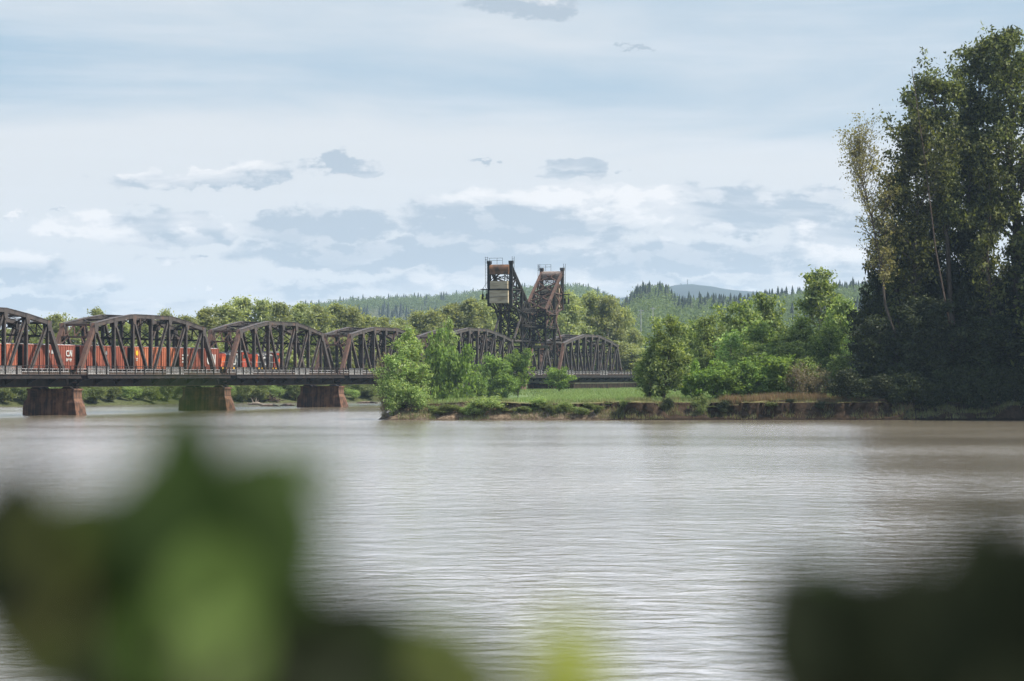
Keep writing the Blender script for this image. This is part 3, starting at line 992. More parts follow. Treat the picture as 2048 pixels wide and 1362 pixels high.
mb.box((8, -.5, 13.65), (23, -.42, 13.72)); mb.box((8, -.5, 14.4), (23, -.42, 14.46)); mb.box((8, -.9, 13.5), (23, .6, 13.58))
for i in range(9):
    mb.box((8 + i * 1.86, -.5, 13.6), (8.07 + i * 1.86, -.42, 14.45))
mb.build('catwalk', M['steel_dark'], r)
# approach deck at the bank
r = empty('approach_span', bpos(93.1), BR)
tag(r, 'short railed approach deck where the bridge meets the wooded bank', 'bridge span')
deck_parts(r, 14.6, 3, guards=())
mb = MB()
for v in (0, VW):
    mb.box((.1, v - .2, 4.6), (14.5, v + .2, ZD - .16))
mb.build('main_girder', M['steel'], r)


# piers
def pier(u, lab, wide=1.0):
    r = empty('bridge_pier', bpos(u), BR)
    tag(r, lab, 'bridge pier', 'concrete piers of the railway bridge')
    t = 1.35 * wide
    mb = MB()

    def ring(z, tt, va, vb, nose):
        return [(-tt, va, z), (0, va - nose, z), (tt, va, z), (tt, vb, z), (0, vb + .02, z), (-tt, vb, z)]
    lv = [ring(-3.1, t + .25, -2.0, 7.8, 1.3), ring(.0, t + .2, -1.8, 7.7, 1.0), ring(1.9, t + .15, -1.5, 7.6, .4), ring(2.6, t, -1.2, 7.0, .02), ring(4.0, t, -1.15, 6.9, .02)]
    vs = [p for q in lv for p in q]
    fs = [tuple(range(5, -1, -1)), tuple(24 + k for k in range(6))]
    for i in range(4):
        for k in range(6):
            fs.append((i * 6 + k, i * 6 + (k + 1) % 6, (i + 1) * 6 + (k + 1) % 6, (i + 1) * 6 + k))
    mb.add(vs, fs)
    mb.build('shaft', M['pier'], r)
    mb = MB()
    mb.box((-t - .15, -1.35, 3.85), (t + .15, 7.05, 4.12))
    mb.build('cap', M['pier'], r)
    for v in (0, VW):
        for x in (-1.0, 1.0):
            mb = MB()
            mb.prism([(v - .95, 4.121), (v + .95, 4.121), (v + .5, 4.415), (v - .5, 4.415)], 0, x - .42, x + .42)
            mb.build('bearing', M['steel_dark'], r)
    # horizontal sheet-pile walings
    mb = MB()
    for z in (2.66, 3.5):
        mb.box((-t - .05, -1.25, z), (t + .05, 7.03, z + .07))
    mb.build('waling', M['steel_red'], r)
    return r


pier(-210.6, 'nearest rust-streaked pier, under the gap left of the second truss span')
pier(-157.2, 'rust-stained pier half veiled by the blurred leaf tip')
pier(-106.2, 'rust-red pier under the gap right of the locomotives, beside the driftwood')
pier(-55.2, 'pier hidden behind the willows on the point')
pier(5.4, 'broad pier below the left lift tower behind the bushes', 1.3)
pier(33.6, 'broad pier below the right lift tower behind the bushes', 1.3)
r = empty('abutment', bpos(48), BR)
tag(r, 'long brown concrete abutment wall under the last truss span', 'abutment')
mb = MB(); mb.box((0, -.2, -1), (60, 5.6, 4.1)); mb.build('wall', M['pier'], r)
mb = MB(); mb.box((-.2, -.5, 4.1), (60.2, 5.9, 4.38)); mb.build('cap', M['concrete'], r)
mb = MB()
mb.prism([(60.25, -1), (72, -1), (72, 6.2), (60.25, 6.2)], 1, -1.5, 7.2)
mb.build('backfill', M['pier'], r)


# lift towers
def lift_tower(u_t, u_c, u_i, label, cw_label):
    """u_t tower column, u_c counterweight side, u_i inner link side; local x measured from u_t"""
    r = empty('lift_tower', bpos(u_t), BR)
    tag(r, label, 'lift tower', 'lift towers of the railway bridge')
    c, i_ = u_c - u_t, u_i - u_t
    s = 1 if i_ > 0 else -1
    zt = 27.0
    zi = 22.6
    zc = 32.6
    dk, st, rd = M['steel_dark'], M['steel'], M['steel_red']
    for v in (0, VW):
        mb = MB(); mb.lace((0, v, 4.4), (0, v, zt), .55, .75, 1.1, .09); mb.box((-.3, v - .2, 4.4), (.3, v + .2, zt)); mb.build('column', dk, r)
        mb = MB(); mb.lace((i_, v, ZD), (i_, v, zi), .4, .5, .9, .08); mb.beam((i_, v, ZD), (i_, v, zi), .3, .3); mb.build('inner_column', dk, r)
        # main inclined chord of the counterweight frame, through the pivot
        mb = MB(); mb.beam((c, v, zc), (i_, v, zi), .4, .2, (0, 1, 0))
        mb.lace((c, v, zc - .2), (i_, v, zi - .2), .4, .8, 1.0, .09)
        mb.build('inclined_chord', dk if s > 0 else rd, r)
        mb = MB(); mb.beam((c, v, 22.8), (c, v, zc + .5), .75, .75); mb.box((c - .45, v - .5, zc + .3), (c + .45, v + .5, zc + 1.0)); mb.build('hanger_post', dk if s > 0 else st, r)
        mb = MB()
        for a, b in (((c, 26.8), (0, 27.0)), ((c, 23.2), (0, 21.5)), ((c, 23.2), (0, 27)), ((c, 26.8), (0, 21.5)), ((0, 21.5), (i_, 22.4)), ((c * .5, 29.7), (c * .5, 24)), ((c * .5, 29.7), (c, 27)),
                     ((c * .5, 29.7), (0, 27)), ((i_ * .5, 24.8), (i_ * .5, 22)), ((i_ * .5, 24.8), (0, 21.5)), ((i_ * .5, 22), (i_, 18)), ((0, 21.5), (i_ * .5, 18)), ((c * .55, 23), (0, 18.5))):
            mb.beam((a[0], v, a[1]), (b[0], v, b[1]), .3, .3)
        mb.build('web_bracing', rd if s < 0 else dk, r)
        # braces from the column down to the neighbouring truss corner
        mb = MB()
        q = -s * 5.6
        mb.beam((0, v, 21.3), (q, v, 15.0), .38, .42)
        mb.build('raking_strut', st if s > 0 else rd, r)
        mb = MB()
        mb.beam((q, v, 14.6), (0, v, 14.6), .32, .4)
        mb.beam((q * .5, v, 18), (0, v, 14.6), .2, .24)
        mb.build('tie_beam', st, r)
        mb = MB()
        for z0, z1 in ((6.6, 10.5), (10.5, 14.6), (14.6, 18.5), (18.5, 22.3)):
            mb.beam((0, v, z0), (i_, v, z1), .2, .22); mb.beam((i_, v, z0), (0, v, z1), .2, .22)
            mb.beam((0, v, z1), (i_, v, z1), .26, .28)
        mb.build('side_bracing', dk, r)
    # bracing across the width
    for x, zz in ((0, (14.6, 18.2, 21.4, 24.2, 27)), (i_, (14.6, 18.5, 22.4))):
        mb = MB()
        for a, b in zip(zz[:-1], zz[1:]):
            mb.lace((x, 0, a), (x, VW, a), .25, .5, .7, .07)
            mb.beam((x, 0, a), (x, VW, b), .16, .2, (1, 0, 0)); mb.beam((x, VW, a), (x, 0, b), .16, .2, (1, 0, 0))
            mb.box((x - .04, VW / 2 - .35, (a + b) / 2 - .35), (x + .04, VW / 2 + .35, (a + b) / 2 + .35))
        mb.lace((x, 0, zz[-1]), (x, VW, zz[-1]), .3, .6, .7, .08)
        mb.beam((x, 0, 12.4), (x, VW, 12.4), .3, .35, (1, 0, 0))
        mb.beam((x, 0, 10.6), (x, 1.8, 12.3), .18, .2, (1, 0, 0)); mb.beam((x, VW, 10.6), (x, VW - 1.8, 12.3), .18, .2, (1, 0, 0))
        mb.build('cross_bracing', dk, r)
    # X bracing in the inclined plane
    mb = MB()
    pts = [(c, zc), (c * .5, (zc + zt) / 2), (0, zt), (i_ * .5, (zt + zi) / 2), (i_, zi)]
    for (x0, z0), (x1, z1) in zip(pts[:-1], pts[1:]):
        mb.lace((x0, 0, z0), (x1, VW, z1), .2, .28, .7, .07); mb.lace((x0, VW, z0), (x1, 0, z1), .2, .28, .7, .07)
        mb.lace((x1, 0, z1), (x1, VW, z1), .25, .4, .7, .08)
        mx, mz = (x0 + x1) / 2, (z0 + z1) / 2
        mb.box((mx - .3, VW / 2 - .4, mz - .3), (mx + .3, VW / 2 + .4, mz + .3))
    mb.build('inclined_bracing', rd if s < 0 else dk, r)
    # top girder
    mb = MB()
    mb.tube([(c, .3, zc - .9), (c, VW - .3, zc - .9)], [1.05, 1.05], 18)
    mb.box((c - .9, .35, zc - 2.2), (c + .9, VW - .35, zc - 1.2))
    mb.build('top_girder', M['rust_orange'] if s > 0 else M['wood'], r)
    mb = MB()
    for v0, v1 in ((.4, 1.7), (VW - .4, VW - 1.7)):
        mb.beam((c, v0, 29.0), (c, v1, 30.4), .14, .16, (1, 0, 0))
    mb.beam((c, .4, 28.7), (c, VW - .4, 30.6), .08, .12, (1, 0, 0))
    mb.beam((c, VW - .4, 28.7), (c, .4, 30.6), .08, .12, (1, 0, 0))
    mb.beam((c + s, 1.2, 30.4), (c + s * 3, 2.2, 27), .14, .16); mb.beam((c + s, 1.9, 30.4), (c + s * 3, 2.9, 27), .14, .16)
    mb.build('hanger_bracing', dk, r)
    # counterweight
    x0, x1 = sorted((c - s * 1.1, c + s * 2.0))
    mb = MB(); mb.box((x0, .42, 23.5), (x1, VW - .42, 26.55)); cw = mb.build('counterweight', M['concrete'], r)
    mb = MB(); mb.box((x0 + .05, .55, 26.9), (x1 - .05, VW - .55, 28.75)); mb.build('upper_block', M['concrete'], cw)
    mb = MB(); mb.box((x0 - .12, .3, 26.55), (x1 + .12, VW - .3, 26.9)); mb.box((x0 - .06, .42, 24.9), (x0, VW - .42, 25.0)); mb.build('steel_band', dk, cw)
    mb = MB()
    for v in (.9, 2.2, 3.4, 4.6):
        mb.beam((c, v, 23.5), (c + s * 3.2, v, 21.5), .2, .24)
    mb.beam((c + s * 3.2, .2, 21.5), (c + s * 3.2, VW - .2, 21.5), .3, .4, (1, 0, 0))
    mb.build('cradle', dk, cw)
    # handrails, ladders, platforms
    mb = MB()
    for v in (-.9, -.4, VW + .4, VW + .9):
        mb.tube([(c - .3, v, 27.2), (c - .3, v, zc + 2.0)], [.05, .05], 5)
    for k in range(20):
        z = 27.3 + k * .35
        mb.box((c - .33, -.9, z), (c - .28, -.4, z + .04)); mb.box((c - .33, VW + .4, z), (c - .28, VW + .9, z + .04))
    mb.build('ladder', dk, r)
    mb = MB()
    for z in (zc + 1.2, zc + 1.75):
        mb.tube([(c + s * 1.3, 2.6, z), (c + s * 1.3, VW + .4, z)], [.035, .035], 4)
        mb.tube([(c + s * 1.3, VW + .4, z), (c - s * 1.1, VW + .7, z + .1)], [.035, .035], 4)
    for v in (2.6, 4.0, VW + .4):
        mb.tube([(c + s * 1.3, v, zc + .2), (c + s * 1.3, v, zc + 1.8)], [.04, .04], 4)
    mb.build('top_handrail', dk, r)
    mb = MB()
    mb.box((c - .8, VW + .2, 26.7) if s > 0 else (c - .8, -1.9, 26.7), (c + .8, VW + 1.9, 26.9) if s > 0 else (c + .8, -.2, 26.9))
    vv = VW + 1.7 if s > 0 else -1.7
    for q in (0, 1.0 if s > 0 else -1.0):
        mb.tube([(c, vv - q, 27.1), (c, vv - q, 25.9), (c, vv - q, 25.6), (c, vv - q, 24.4)], [.05, .05, .26, .26], 8)
    mb.beam((c, vv, 24.6), (c, vv - (1.0 if s > 0 else -1.0), 24.6), .1, .1, (1, 0, 0))
    mb.beam((c, vv, 27), (c, VW if s > 0 else 0, 29.3), .05, .06, (1, 0, 0))
    mb.build('side_platform', dk, r)
    # drive machinery inside the tower
    mb = MB()
    lr = random.Random(5 if s > 0 else 6)
    for k in range(5):
        z = 15.6 + k * 1.55
        x = lr.uniform(.2, .8) * i_
        v = lr.uniform(1, 4.3)
        rr = lr.uniform(.7, 1.15)
        nseg = 18
        ring = [(x, v + rr * math.cos(2 * PI * q / nseg), z + rr * math.sin(2 * PI * q / nseg)) for q in range(nseg + 1)]
        mb.tube(ring, [.13] * (nseg + 1), 5, False)
        for q in range(3):
            a = PI * q / 3
            mb.beam((x, v - rr * math.cos(a), z - rr * math.sin(a)), (x, v + rr * math.cos(a), z + rr * math.sin(a)), .1, .12, (1, 0, 0))
        mb.tube([(x - .6, v, z), (x + .6, v, z)], [.18, .18], 8)
    mb.box((min(0, i_) + .6, .5, 17.9), (max(0, i_) - .6, VW - .5, 18.08))
    mb.box((min(0, i_) + 2.2, 1.8, 18.08), (max(0, i_) - 2.6, 2.9, 19.0))
    mb.build('machinery', dk, r)
    mb = MB()
    for z in (18.1, 21.5):
        for v in (-.75, VW + .75):
            mb.box((min(0, i_) - .8, v - .4 if v < 0 else v - .35, z - .1), (max(0, i_) + .8, v + .35 if v < 0 else v + .4, z))
            vo = v - .35 if v < 0 else v + .35
            mb.box((min(0, i_) - .8, vo - .03, z + .95), (max(0, i_) + .8, vo + .03, z + 1.02))
            for q in range(6):
                x = min(0, i_) - .7 + q * (abs(i_) + 1.4) / 5
                mb.box((x - .03, vo - .03, z), (x + .03, vo + .03, z + 1.0))
    mb.build('platform', st, r)
    return r


lift_tower(7.2, -.7, 13.4, 'left lift tower, its pale concrete counterweight facing the river below an orange-rusted girder', 'a')
lift_tower(32.4, 39.0, 25.4, 'right lift tower, with reddish inclined frames crossing in front of its counterweight', 'b')


# --------------------------------------------------------------------- train
def text_mesh(name, body, size, mat, parent, loc, bold=.02, sx=1.0):
    cu = bpy.data.curves.new(name, 'FONT')
    cu.body = body
    cu.size = size
    cu.align_x = 'CENTER'
    cu.align_y = 'CENTER'
    cu.offset = bold
    cu.extrude = .012
    tmp = bpy.data.objects.new('tmp', cu)
    COL.objects.link(tmp)
    dg = bpy.context.evaluated_depsgraph_get()
    me = bpy.data.meshes.new_from_object(tmp.evaluated_get(dg))
    bpy.data.objects.remove(tmp)
    me.materials.clear()
    me.materials.append(mat)
    me.transform(Matrix.Diagonal((sx, 1, 1, 1)))
    # stand the text up, reading along +x and facing -y
    me.transform(Matrix.Translation(loc) @ Matrix.Rotation(PI / 2, 4, 'X'))
    me.name = name
    return link(name, me, parent)


def worm(mat, parent, x, z, h, y, name='lettering'):
    """rounded joined C and N drawn with one thick continuous stroke"""
    w = h * .21
    pts = []
    cw = h * .95

    def arc(cx, cz, r, a0, a1, n=7):
        return [(cx + r * math.cos(math.radians(a0 + (a1 - a0) * i / n)), cz + r * math.sin(math.radians(a0 + (a1 - a0) * i / n))) for i in range(n + 1)]
    q = h / 2 - w / 2
    r = q * .8
    pts += [(x + cw * .30, z + q)]
    pts += [(x - cw * .5 + r, z + q)] + arc(x - cw * .5 + r, z + q - r, r, 90, 180) + arc(x - cw * .5 + r, z - q + r, r, 180, 270)
    nx = x + cw * .72
    pts += [(nx - w * .9, z - q)] + arc(nx - w * .9, z - q + w * .9, w * .9, -90, 0, 4)
    pts += [(nx, z + q + w * .4), (nx + w * .3, z + q + w * .3), (nx + cw * .55, z - q - w * .2), (nx + cw * .62, z - q - w * .4), (nx + cw * .62 + w * .1, z + q + w * .5)]
    mb = MB()
    for k, (a, b) in enumerate(zip(pts[:-1], pts[1:])):
        d = Vector((b[0] - a[0], 0, b[1] - a[1]))
        if d.length < 1e-6: continue
        d.normalize()
        yy = y - .001 * (k % 5)
        mb.beam((a[0] - d.x * w * .18, yy, a[1] - d.z * w * .18), (b[0] + d.x * w * .18, yy, b[1] + d.z * w * .18), .02, w, (0, 1, 0))
    return mb.build(name, mat, parent)


def bogie(root, x, y0=2.75):
    b = MB()
    for yy in (-.95, .95):
        b.box((x - 1.25, yy - .1, ZD + .62), (x + 1.25, yy + .1, ZD + .95))
    b.box((x - .3, -.95, ZD + .6), (x + .3, .95, ZD + .95))
    bo = b.build('bogie', M['steel_dark'], root)
    for wx in (-.88, .88):
        w = MB()
        for yy in (-.8, .68):
            w.tube([(x + wx, yy, ZD + .32 + .42), (x + wx, yy + .12, ZD + .32 + .42)], [.42, .42], 16)
        w.tube([(x + wx, -.7, ZD + .74), (x + wx, .7, ZD + .74)], [.08, .08], 8)
        w.build('wheelset', M['steel_dark'], bo)


def boxcar(x0, x1, mat, label, extra, doors=2):
    u0, u1 = u_at(x0, 1.3), u_at(x1, 1.3)
    L = u1 - u0
    r = empty('boxcar', bpos((u0 + u1) / 2, 2.75), BR)
    tag(r, label, 'boxcar', 'orange-brown boxcars on the bridge')
    zb, zt = ZD + .95, ZD + 4.55
    h = L / 2
    mb = MB()
    mb.box((-h, -1.38, zb), (h, 1.38, zt))
    mb.box((-h, -1.46, zb - .18), (h, 1.46, zb))
    mb.box((-h - .02, -1.46, zt - .12), (h + .02, 1.46, zt + .04))
    for sgn in (-1, 1):                              # ribs of the side sheets
        nrib = 22
        for k in range(nrib + 1):
            x = -h + .1 + k * (2 * h - .2) / nrib
            if abs(x) < 1.95: continue
            y = sgn * 1.38
            mb.box((x - .085, min(y, y + sgn * .09), zb), (x + .085, max(y, y + sgn * .09), zt - .12))
    mb.build('body', mat, r)
    for sx in (-1, 1):
        mb = MB()
        mb.box((min(sx * h, sx * (h + .05)) - .0, -1.36, zb), (max(sx * h, sx * (h + .05)), 1.36, zt - .13))
        for k in range(7):
            z = zb + .3 + k * .48
            mb.box((min(sx * (h + .05), sx * (h + .12)), -1.3, z), (max(sx * (h + .05), sx * (h + .12)), 1.3, z + .2))
        mb.build('end_wall', M['steel_dark'], r)
    mb = MB()
    mb.prism([(-1.4, zt + .04), (1.4, zt + .04), (.9, zt + .14), (0, zt + .2), (-.9, zt + .14)], 0, -h + .03, h - .03)
    for k in range(14):
        x = -h + .6 + k * (2 * h - 1.2) / 13
        mb.box((x - .04, -1.3, zt + .045), (x + .04, 1.3, zt + .19))
    mb.build('roof', M['galv'] if 'grey' in extra else M['loco_grey'], r)
    for sgn in (-1, 1):
        for dx in ((-.92, .92) if doors == 2 else (0,)):
            d = MB()
            y = sgn * 1.42
            hw = .88 if doors == 2 else 1.5
            d.box((dx - hw, min(y, y + sgn * .06), zb + .12), (dx + hw, max(y, y + sgn * .06), zt - .25))
            for q in range(4):
                z = zb + .6 + q * .85
                d.box((dx - hw + .05, min(y, y + sgn * .10), z), (dx + hw - .05, max(y, y + sgn * .10), z + .07))
            do = d.build('door', mat, r)
            lv = MB()
            for q in (-.45, .45):
                lv.tube([(dx + q, y + sgn * .12, zb + .15), (dx + q, y + sgn * .12, zt - .3)], [.03, .03], 5)
            lv.build('lock_rod', M['steel_dark'], do)
    mb = MB()
    for sx in (-1, 1):
        for k in range(5):
            mb.box((sx * (h - .08) - .25, -1.56, zb + .1 + k * .42), (sx * (h - .08) + (.0 if sx > 0 else .25), -1.50, zb + .14 + k * .42))
    mb.build('ladder', M['steel_dark'], r)
    mb = MB()
    mb.box((-h - .55, -.2, ZD + .75), (-h, .2, ZD + 1.05)); mb.box((h, -.2, ZD + .75), (h + .45, .2, ZD + 1.05))
    mb.box((-h, -.35, ZD + .55), (h, .35, ZD + .77))
    mb.build('coupler', M['steel_dark'], r)
    bogie(r, -h + 2.2); bogie(r, h - 2.2)
    ys = -1.50
    if 'cn_small' in extra:
        worm(M['white'], r, h - 2.35, zt - 1.25, .95, ys)
        mb = MB()
        mb.box((h - 2.9, ys, zt - 2.25), (h - 2.1, ys + .03, zt - 2.08)); mb.box((h - 1.9, ys, zt - 2.25), (h - 1.1, ys + .03, zt - 2.08))
        mb.box((h - 2.9, ys, zt - 2.48), (h - 2.3, ys + .03, zt - 2.36)); mb.box((h - 1.8, ys, zt - 2.48), (h - 1.2, ys + .03, zt - 2.36))
        mb.build('number_plate', M['white'], r)
    if 'cn_big' in extra:
        worm(M['white'], r, h - 3.9, zt - 1.9, 1.7, ys)
    if 'disc' in extra:
        for k, x in enumerate((-h + 1.3,)):
            mb = MB()
            mb.tube([(x, ys - .01, zt - 1.0), (x, ys + .02, zt - 1.0)], [.42, .42], 20)
            mb.build('emblem', M['yellow'], r)
            mb = MB()
            mb.box((x - .34, ys, zt - 2.0), (x + .34, ys + .03, zt - 1.85))
            mb.box((x - .34, ys, zt - 2.25), (x + .2, ys + .03, zt - 2.12))
            mb.build('number_plate', M['white'], r)
    if 'dots' in extra:
        mb = MB()
        mb.tube([(-.5, -1.6, zt - 1.0), (-.5, -1.50, zt - 1.0)], [.3, .3], 16)
        mb.box((.3, -1.6, zt - 1.35), (.9, -1.50, zt - .75))
        mb.build('emblem', M['galv'], r)
    if 'plates' in extra:
        mb = MB()
        mb.box((-h + .9, ys, zt - 1.35), (-h + 3.2, ys + .03, zt - 1.1)); mb.box((-h + .9, ys, zt - 2.0), (-h + 2.6, ys + .03, zt - 1.6)); mb.box((-h + .9, ys, zt - 2.5), (-h + 3.0, ys + .03, zt - 2.25))
        mb.build('number_plate', M['white'], r)
    return r


ox = (.22, .062, .038); ox2 = (.27, .082, .050)
om = (.29, .088, .050); om2 = (.38, .13, .075)
rd_ = (.175, .050, .034); rd2 = (.235, .074, .047)
boxcar(-85, 35, mat_boxcar('faded_orange_paint', om, om2, .16, (.5, .45, .6), 1), 'bright orange boxcar cut by the left edge, white scrawl low on it', 'grey')
boxcar(46, 150, mat_boxcar('oxide_red_paint', rd_, rd2, .10, (.55, .25, .25), 2), 'oxide-red boxcar with small white joined letters high at its right end', 'cn_small grey dots')
boxcar(160, 254, mat_boxcar('brown_red_paint', rd_, ox2, .20, (.6, .6, .62), 3), 'red boxcar with pale tags along its foot, between the small-lettered and tangerine cars', 'dots', 1)
boxcar(266, 350, mat_boxcar('tangerine_paint', om, (.42, .15, .07), .20, (.2, .35, .5), 4), 'tangerine boxcar with a round yellow emblem at its left end', 'disc')
boxcar(359, 438, mat_boxcar('rust_red_paint', rd_, ox, .17, (.6, .6, .6), 5), 'rust-red boxcar with large white letters at its right end, nearest the locomotives', 'cn_big plates grey', 1)


def loco(x0, x1, label, flip=False):
    u0, u1 = u_at(x0, 1.3), u_at(x1, 1.3)
    h = (u1 - u0) / 2
    r = empty('locomotive', bpos((u0 + u1) / 2, 2.75), BR)
    tag(r, label, 'locomotive', 'black and red locomotives on the bridge')
    zf = ZD + 1.35
    mb = MB()
    mb.box((-h, -1.4, zf - .35), (h, 1.4, zf)); mb.box((-2.2, -1.0, ZD + .45), (2.2, 1.0, zf - .35))
    fr = mb.build('underframe', M['loco_black'], r)
    mb = MB()
    for sx in (-1, 1):
        mb.prism([(sx * (h + .0), ZD + .4), (sx * (h + .25), ZD + .5), (sx * (h + .25), zf - .4), (sx * h, zf - .36)], 1, -1.35, 1.35)
    mb.build('pilot', M['steel_dark'], fr)
    # long hood
    mb = MB()
    xa, xb = -h + 2.4, h - 4.2
    sec = [(-.95, zf), (.95, zf), (.95, zf + 2.1), (.7, zf + 2.45), (-.7, zf + 2.45), (-.95, zf + 2.1)]
    sec = [(a * 1.28, b) for a, b in sec]
    mb.prism(sec, 0, xa, xb)
    mb.build('hood', M['loco_black'], r)
    mb = MB(); mb.prism([(a * 1.29, b) for a, b in [(-.98, zf + 2.12), (.98, zf + 2.12), (.72, zf + 2.52), (-.72, zf + 2.52)]], 0, xa + .03, xb - .03)
    for k in range(4):
        x = xa + .9 + k * (xb - xa - 1.8) / 3
        mb.tube([(x, 0, zf + 2.5), (x, 0, zf + 2.72)], [.5, .5], 14)
    mb.build('hood_roof', M['loco_grey'], r)
    mb = MB()
    for k in range(9):
        x = xa + .4 + k * (xb - xa - .8) / 8
        mb.box((x - .02, -1.245, zf + .15), (x + .02, -1.219, zf + 2.0))
    mb.build('hood_doors', M['loco_grey'], r)
    # rear red end with sloped orange face
    mb = MB()
    mb.prism([(-h + .5, zf), (xa, zf), (xa, zf + 2.4), (-h + 1.1, zf + 2.4), (-h + .7, zf + 1.6)], 1, -1.2, 1.2)
    mb.build('rear_hood', M['loco_red'], r)
    mb = MB()
    mb.beam((-h + .55, -1.23, zf + .1), (-h + 1.35, -1.23, zf + 1.9), .03, .5); mb.beam((-h + 1.35, -1.235, zf + .1), (-h + 2.15, -1.235, zf + 1.9), .03, .3)
    mb.build('rear_stripe', M['loco_orange'], r)
    # cab
    mb = MB()
    mb.prism([(xb, zf), (h - 1.9, zf), (h - 1.9, zf + 2.75), (h - 2.3, zf + 2.9), (xb + .2, zf + 2.9), (xb, zf + 2.75)], 1, -1.42, 1.42)
    cab = mb.build('cab', M['loco_red'], r)
    mb = MB()
    mb.box((xb + .25, -1.47, zf + 1.6), (xb + .95, -1.421, zf + 2.3)); mb.box((xb + 1.15, -1.47, zf + 1.6), (h - 2.1, -1.421, zf + 2.3))
    mb.build('window', M['glass'], cab)
    mb = MB(); mb.prism([(xb - .15, zf + 2.76), (h - 1.75, zf + 2.76), (h - 2.2, zf + 3.02), (xb + .2, zf + 3.02)], 1, -1.5, 1.5)
    mb.build('roof', M['loco_grey'], cab)
    # short sloped nose
    mb = MB()
    mb.prism([(h - 1.9, zf), (h - .35, zf), (h - .5, zf + 1.2), (h - .9, zf + 1.75), (h - 1.9, zf + 1.8)], 1, -1.15, 1.15)
    mb.build('nose', M['loco_orange'], r)
    # handrails and yellow step edges
    mb = MB()
    mb.tube([(-h + .2, -1.45, zf + .95), (h - .2, -1.45, zf + .95)], [.035, .035], 5)
    for k in range(9):
        x = -h + .3 + k * (2 * h - .6) / 8
        mb.tube([(x, -1.45, zf), (x, -1.45, zf + .95)], [.03, .03], 5)
    mb.build('handrail', M['galv'], r)
    mb = MB()
    for k in range(8):
        x = -h + .6 + k * (2 * h - 1.2) / 8
        mb.box((x, -1.44, zf - .3), (x + .55, -1.402, zf - .05))
    mb.build('sill_stripe', M['yellow'], r)
    for s in (-1, 1):
        mb = MB()
        for q in range(3):
            mb.box((s * (h - .35) - .25, -1.5, ZD + .5 + q * .3), (s * (h - .35) + .25, -1.41, ZD + .55 + q * .3))
        mb.build('steps', M['yellow'], r)
    worm(M['white'], r, (xa + xb) / 2 - .35, zf + 1.2, 1.55, -1.262)
    bogie(r, -h + 2.3); bogie(r, h - 2.3)
    return r


loco(442, 505, 'black locomotive with white letters coupled directly to the last boxcar')
loco(507, 567, 'leading black locomotive with its orange nose facing away, right end of the train')


# ------------------------------------------------------------------- trees
def leaf_quads(C, size, up=.35, seed=0, aspect=.75):
    """one folded leaf-clump face at every point of C"""
    g = np.random.default_rng(seed)
    n = len(C)
    nrm = g.normal(size=(n, 3)); nrm[:, 2] = nrm[:, 2] * .8 + up
    nrm /= np.linalg.norm(nrm, axis=1)[:, None]
    t = g.normal(size=(n, 3))
    t -= nrm * (t * nrm).sum(1)[:, None]
    t /= np.linalg.norm(t, axis=1)[:, None]
    b = np.cross(nrm, t)
    s = size * g.uniform(.6, 1.35, size=(n, 1))
    V = np.stack([C - t * s, C + b * s * aspect * .6 - t * s * .1, C + t * s, C - b * s * aspect * .6 + nrm * s * .15], 1)
    return V.reshape(-1, 3)


PROF = {
    'oval': ([0, .15, .4, .7, .9, 1], [.35, .75, 1, .85, .5, .12]),
    'round': ([0, .2, .5, .8, 1], [.7, 1, 1, .75, .2]),
    'tall': ([0, .2, .5, .8, 1], [.45, .85, 1, .75, .15]),
    'column': ([0, .3, .7, 1], [.6, 1, .9, .2]),
    'vase': ([0, .3, .6, .85, 1], [.2, .6, 1, .8, .3]),
    'shrub': ([0, .25, .6, 1], [.9, 1, .8, .25]),
}


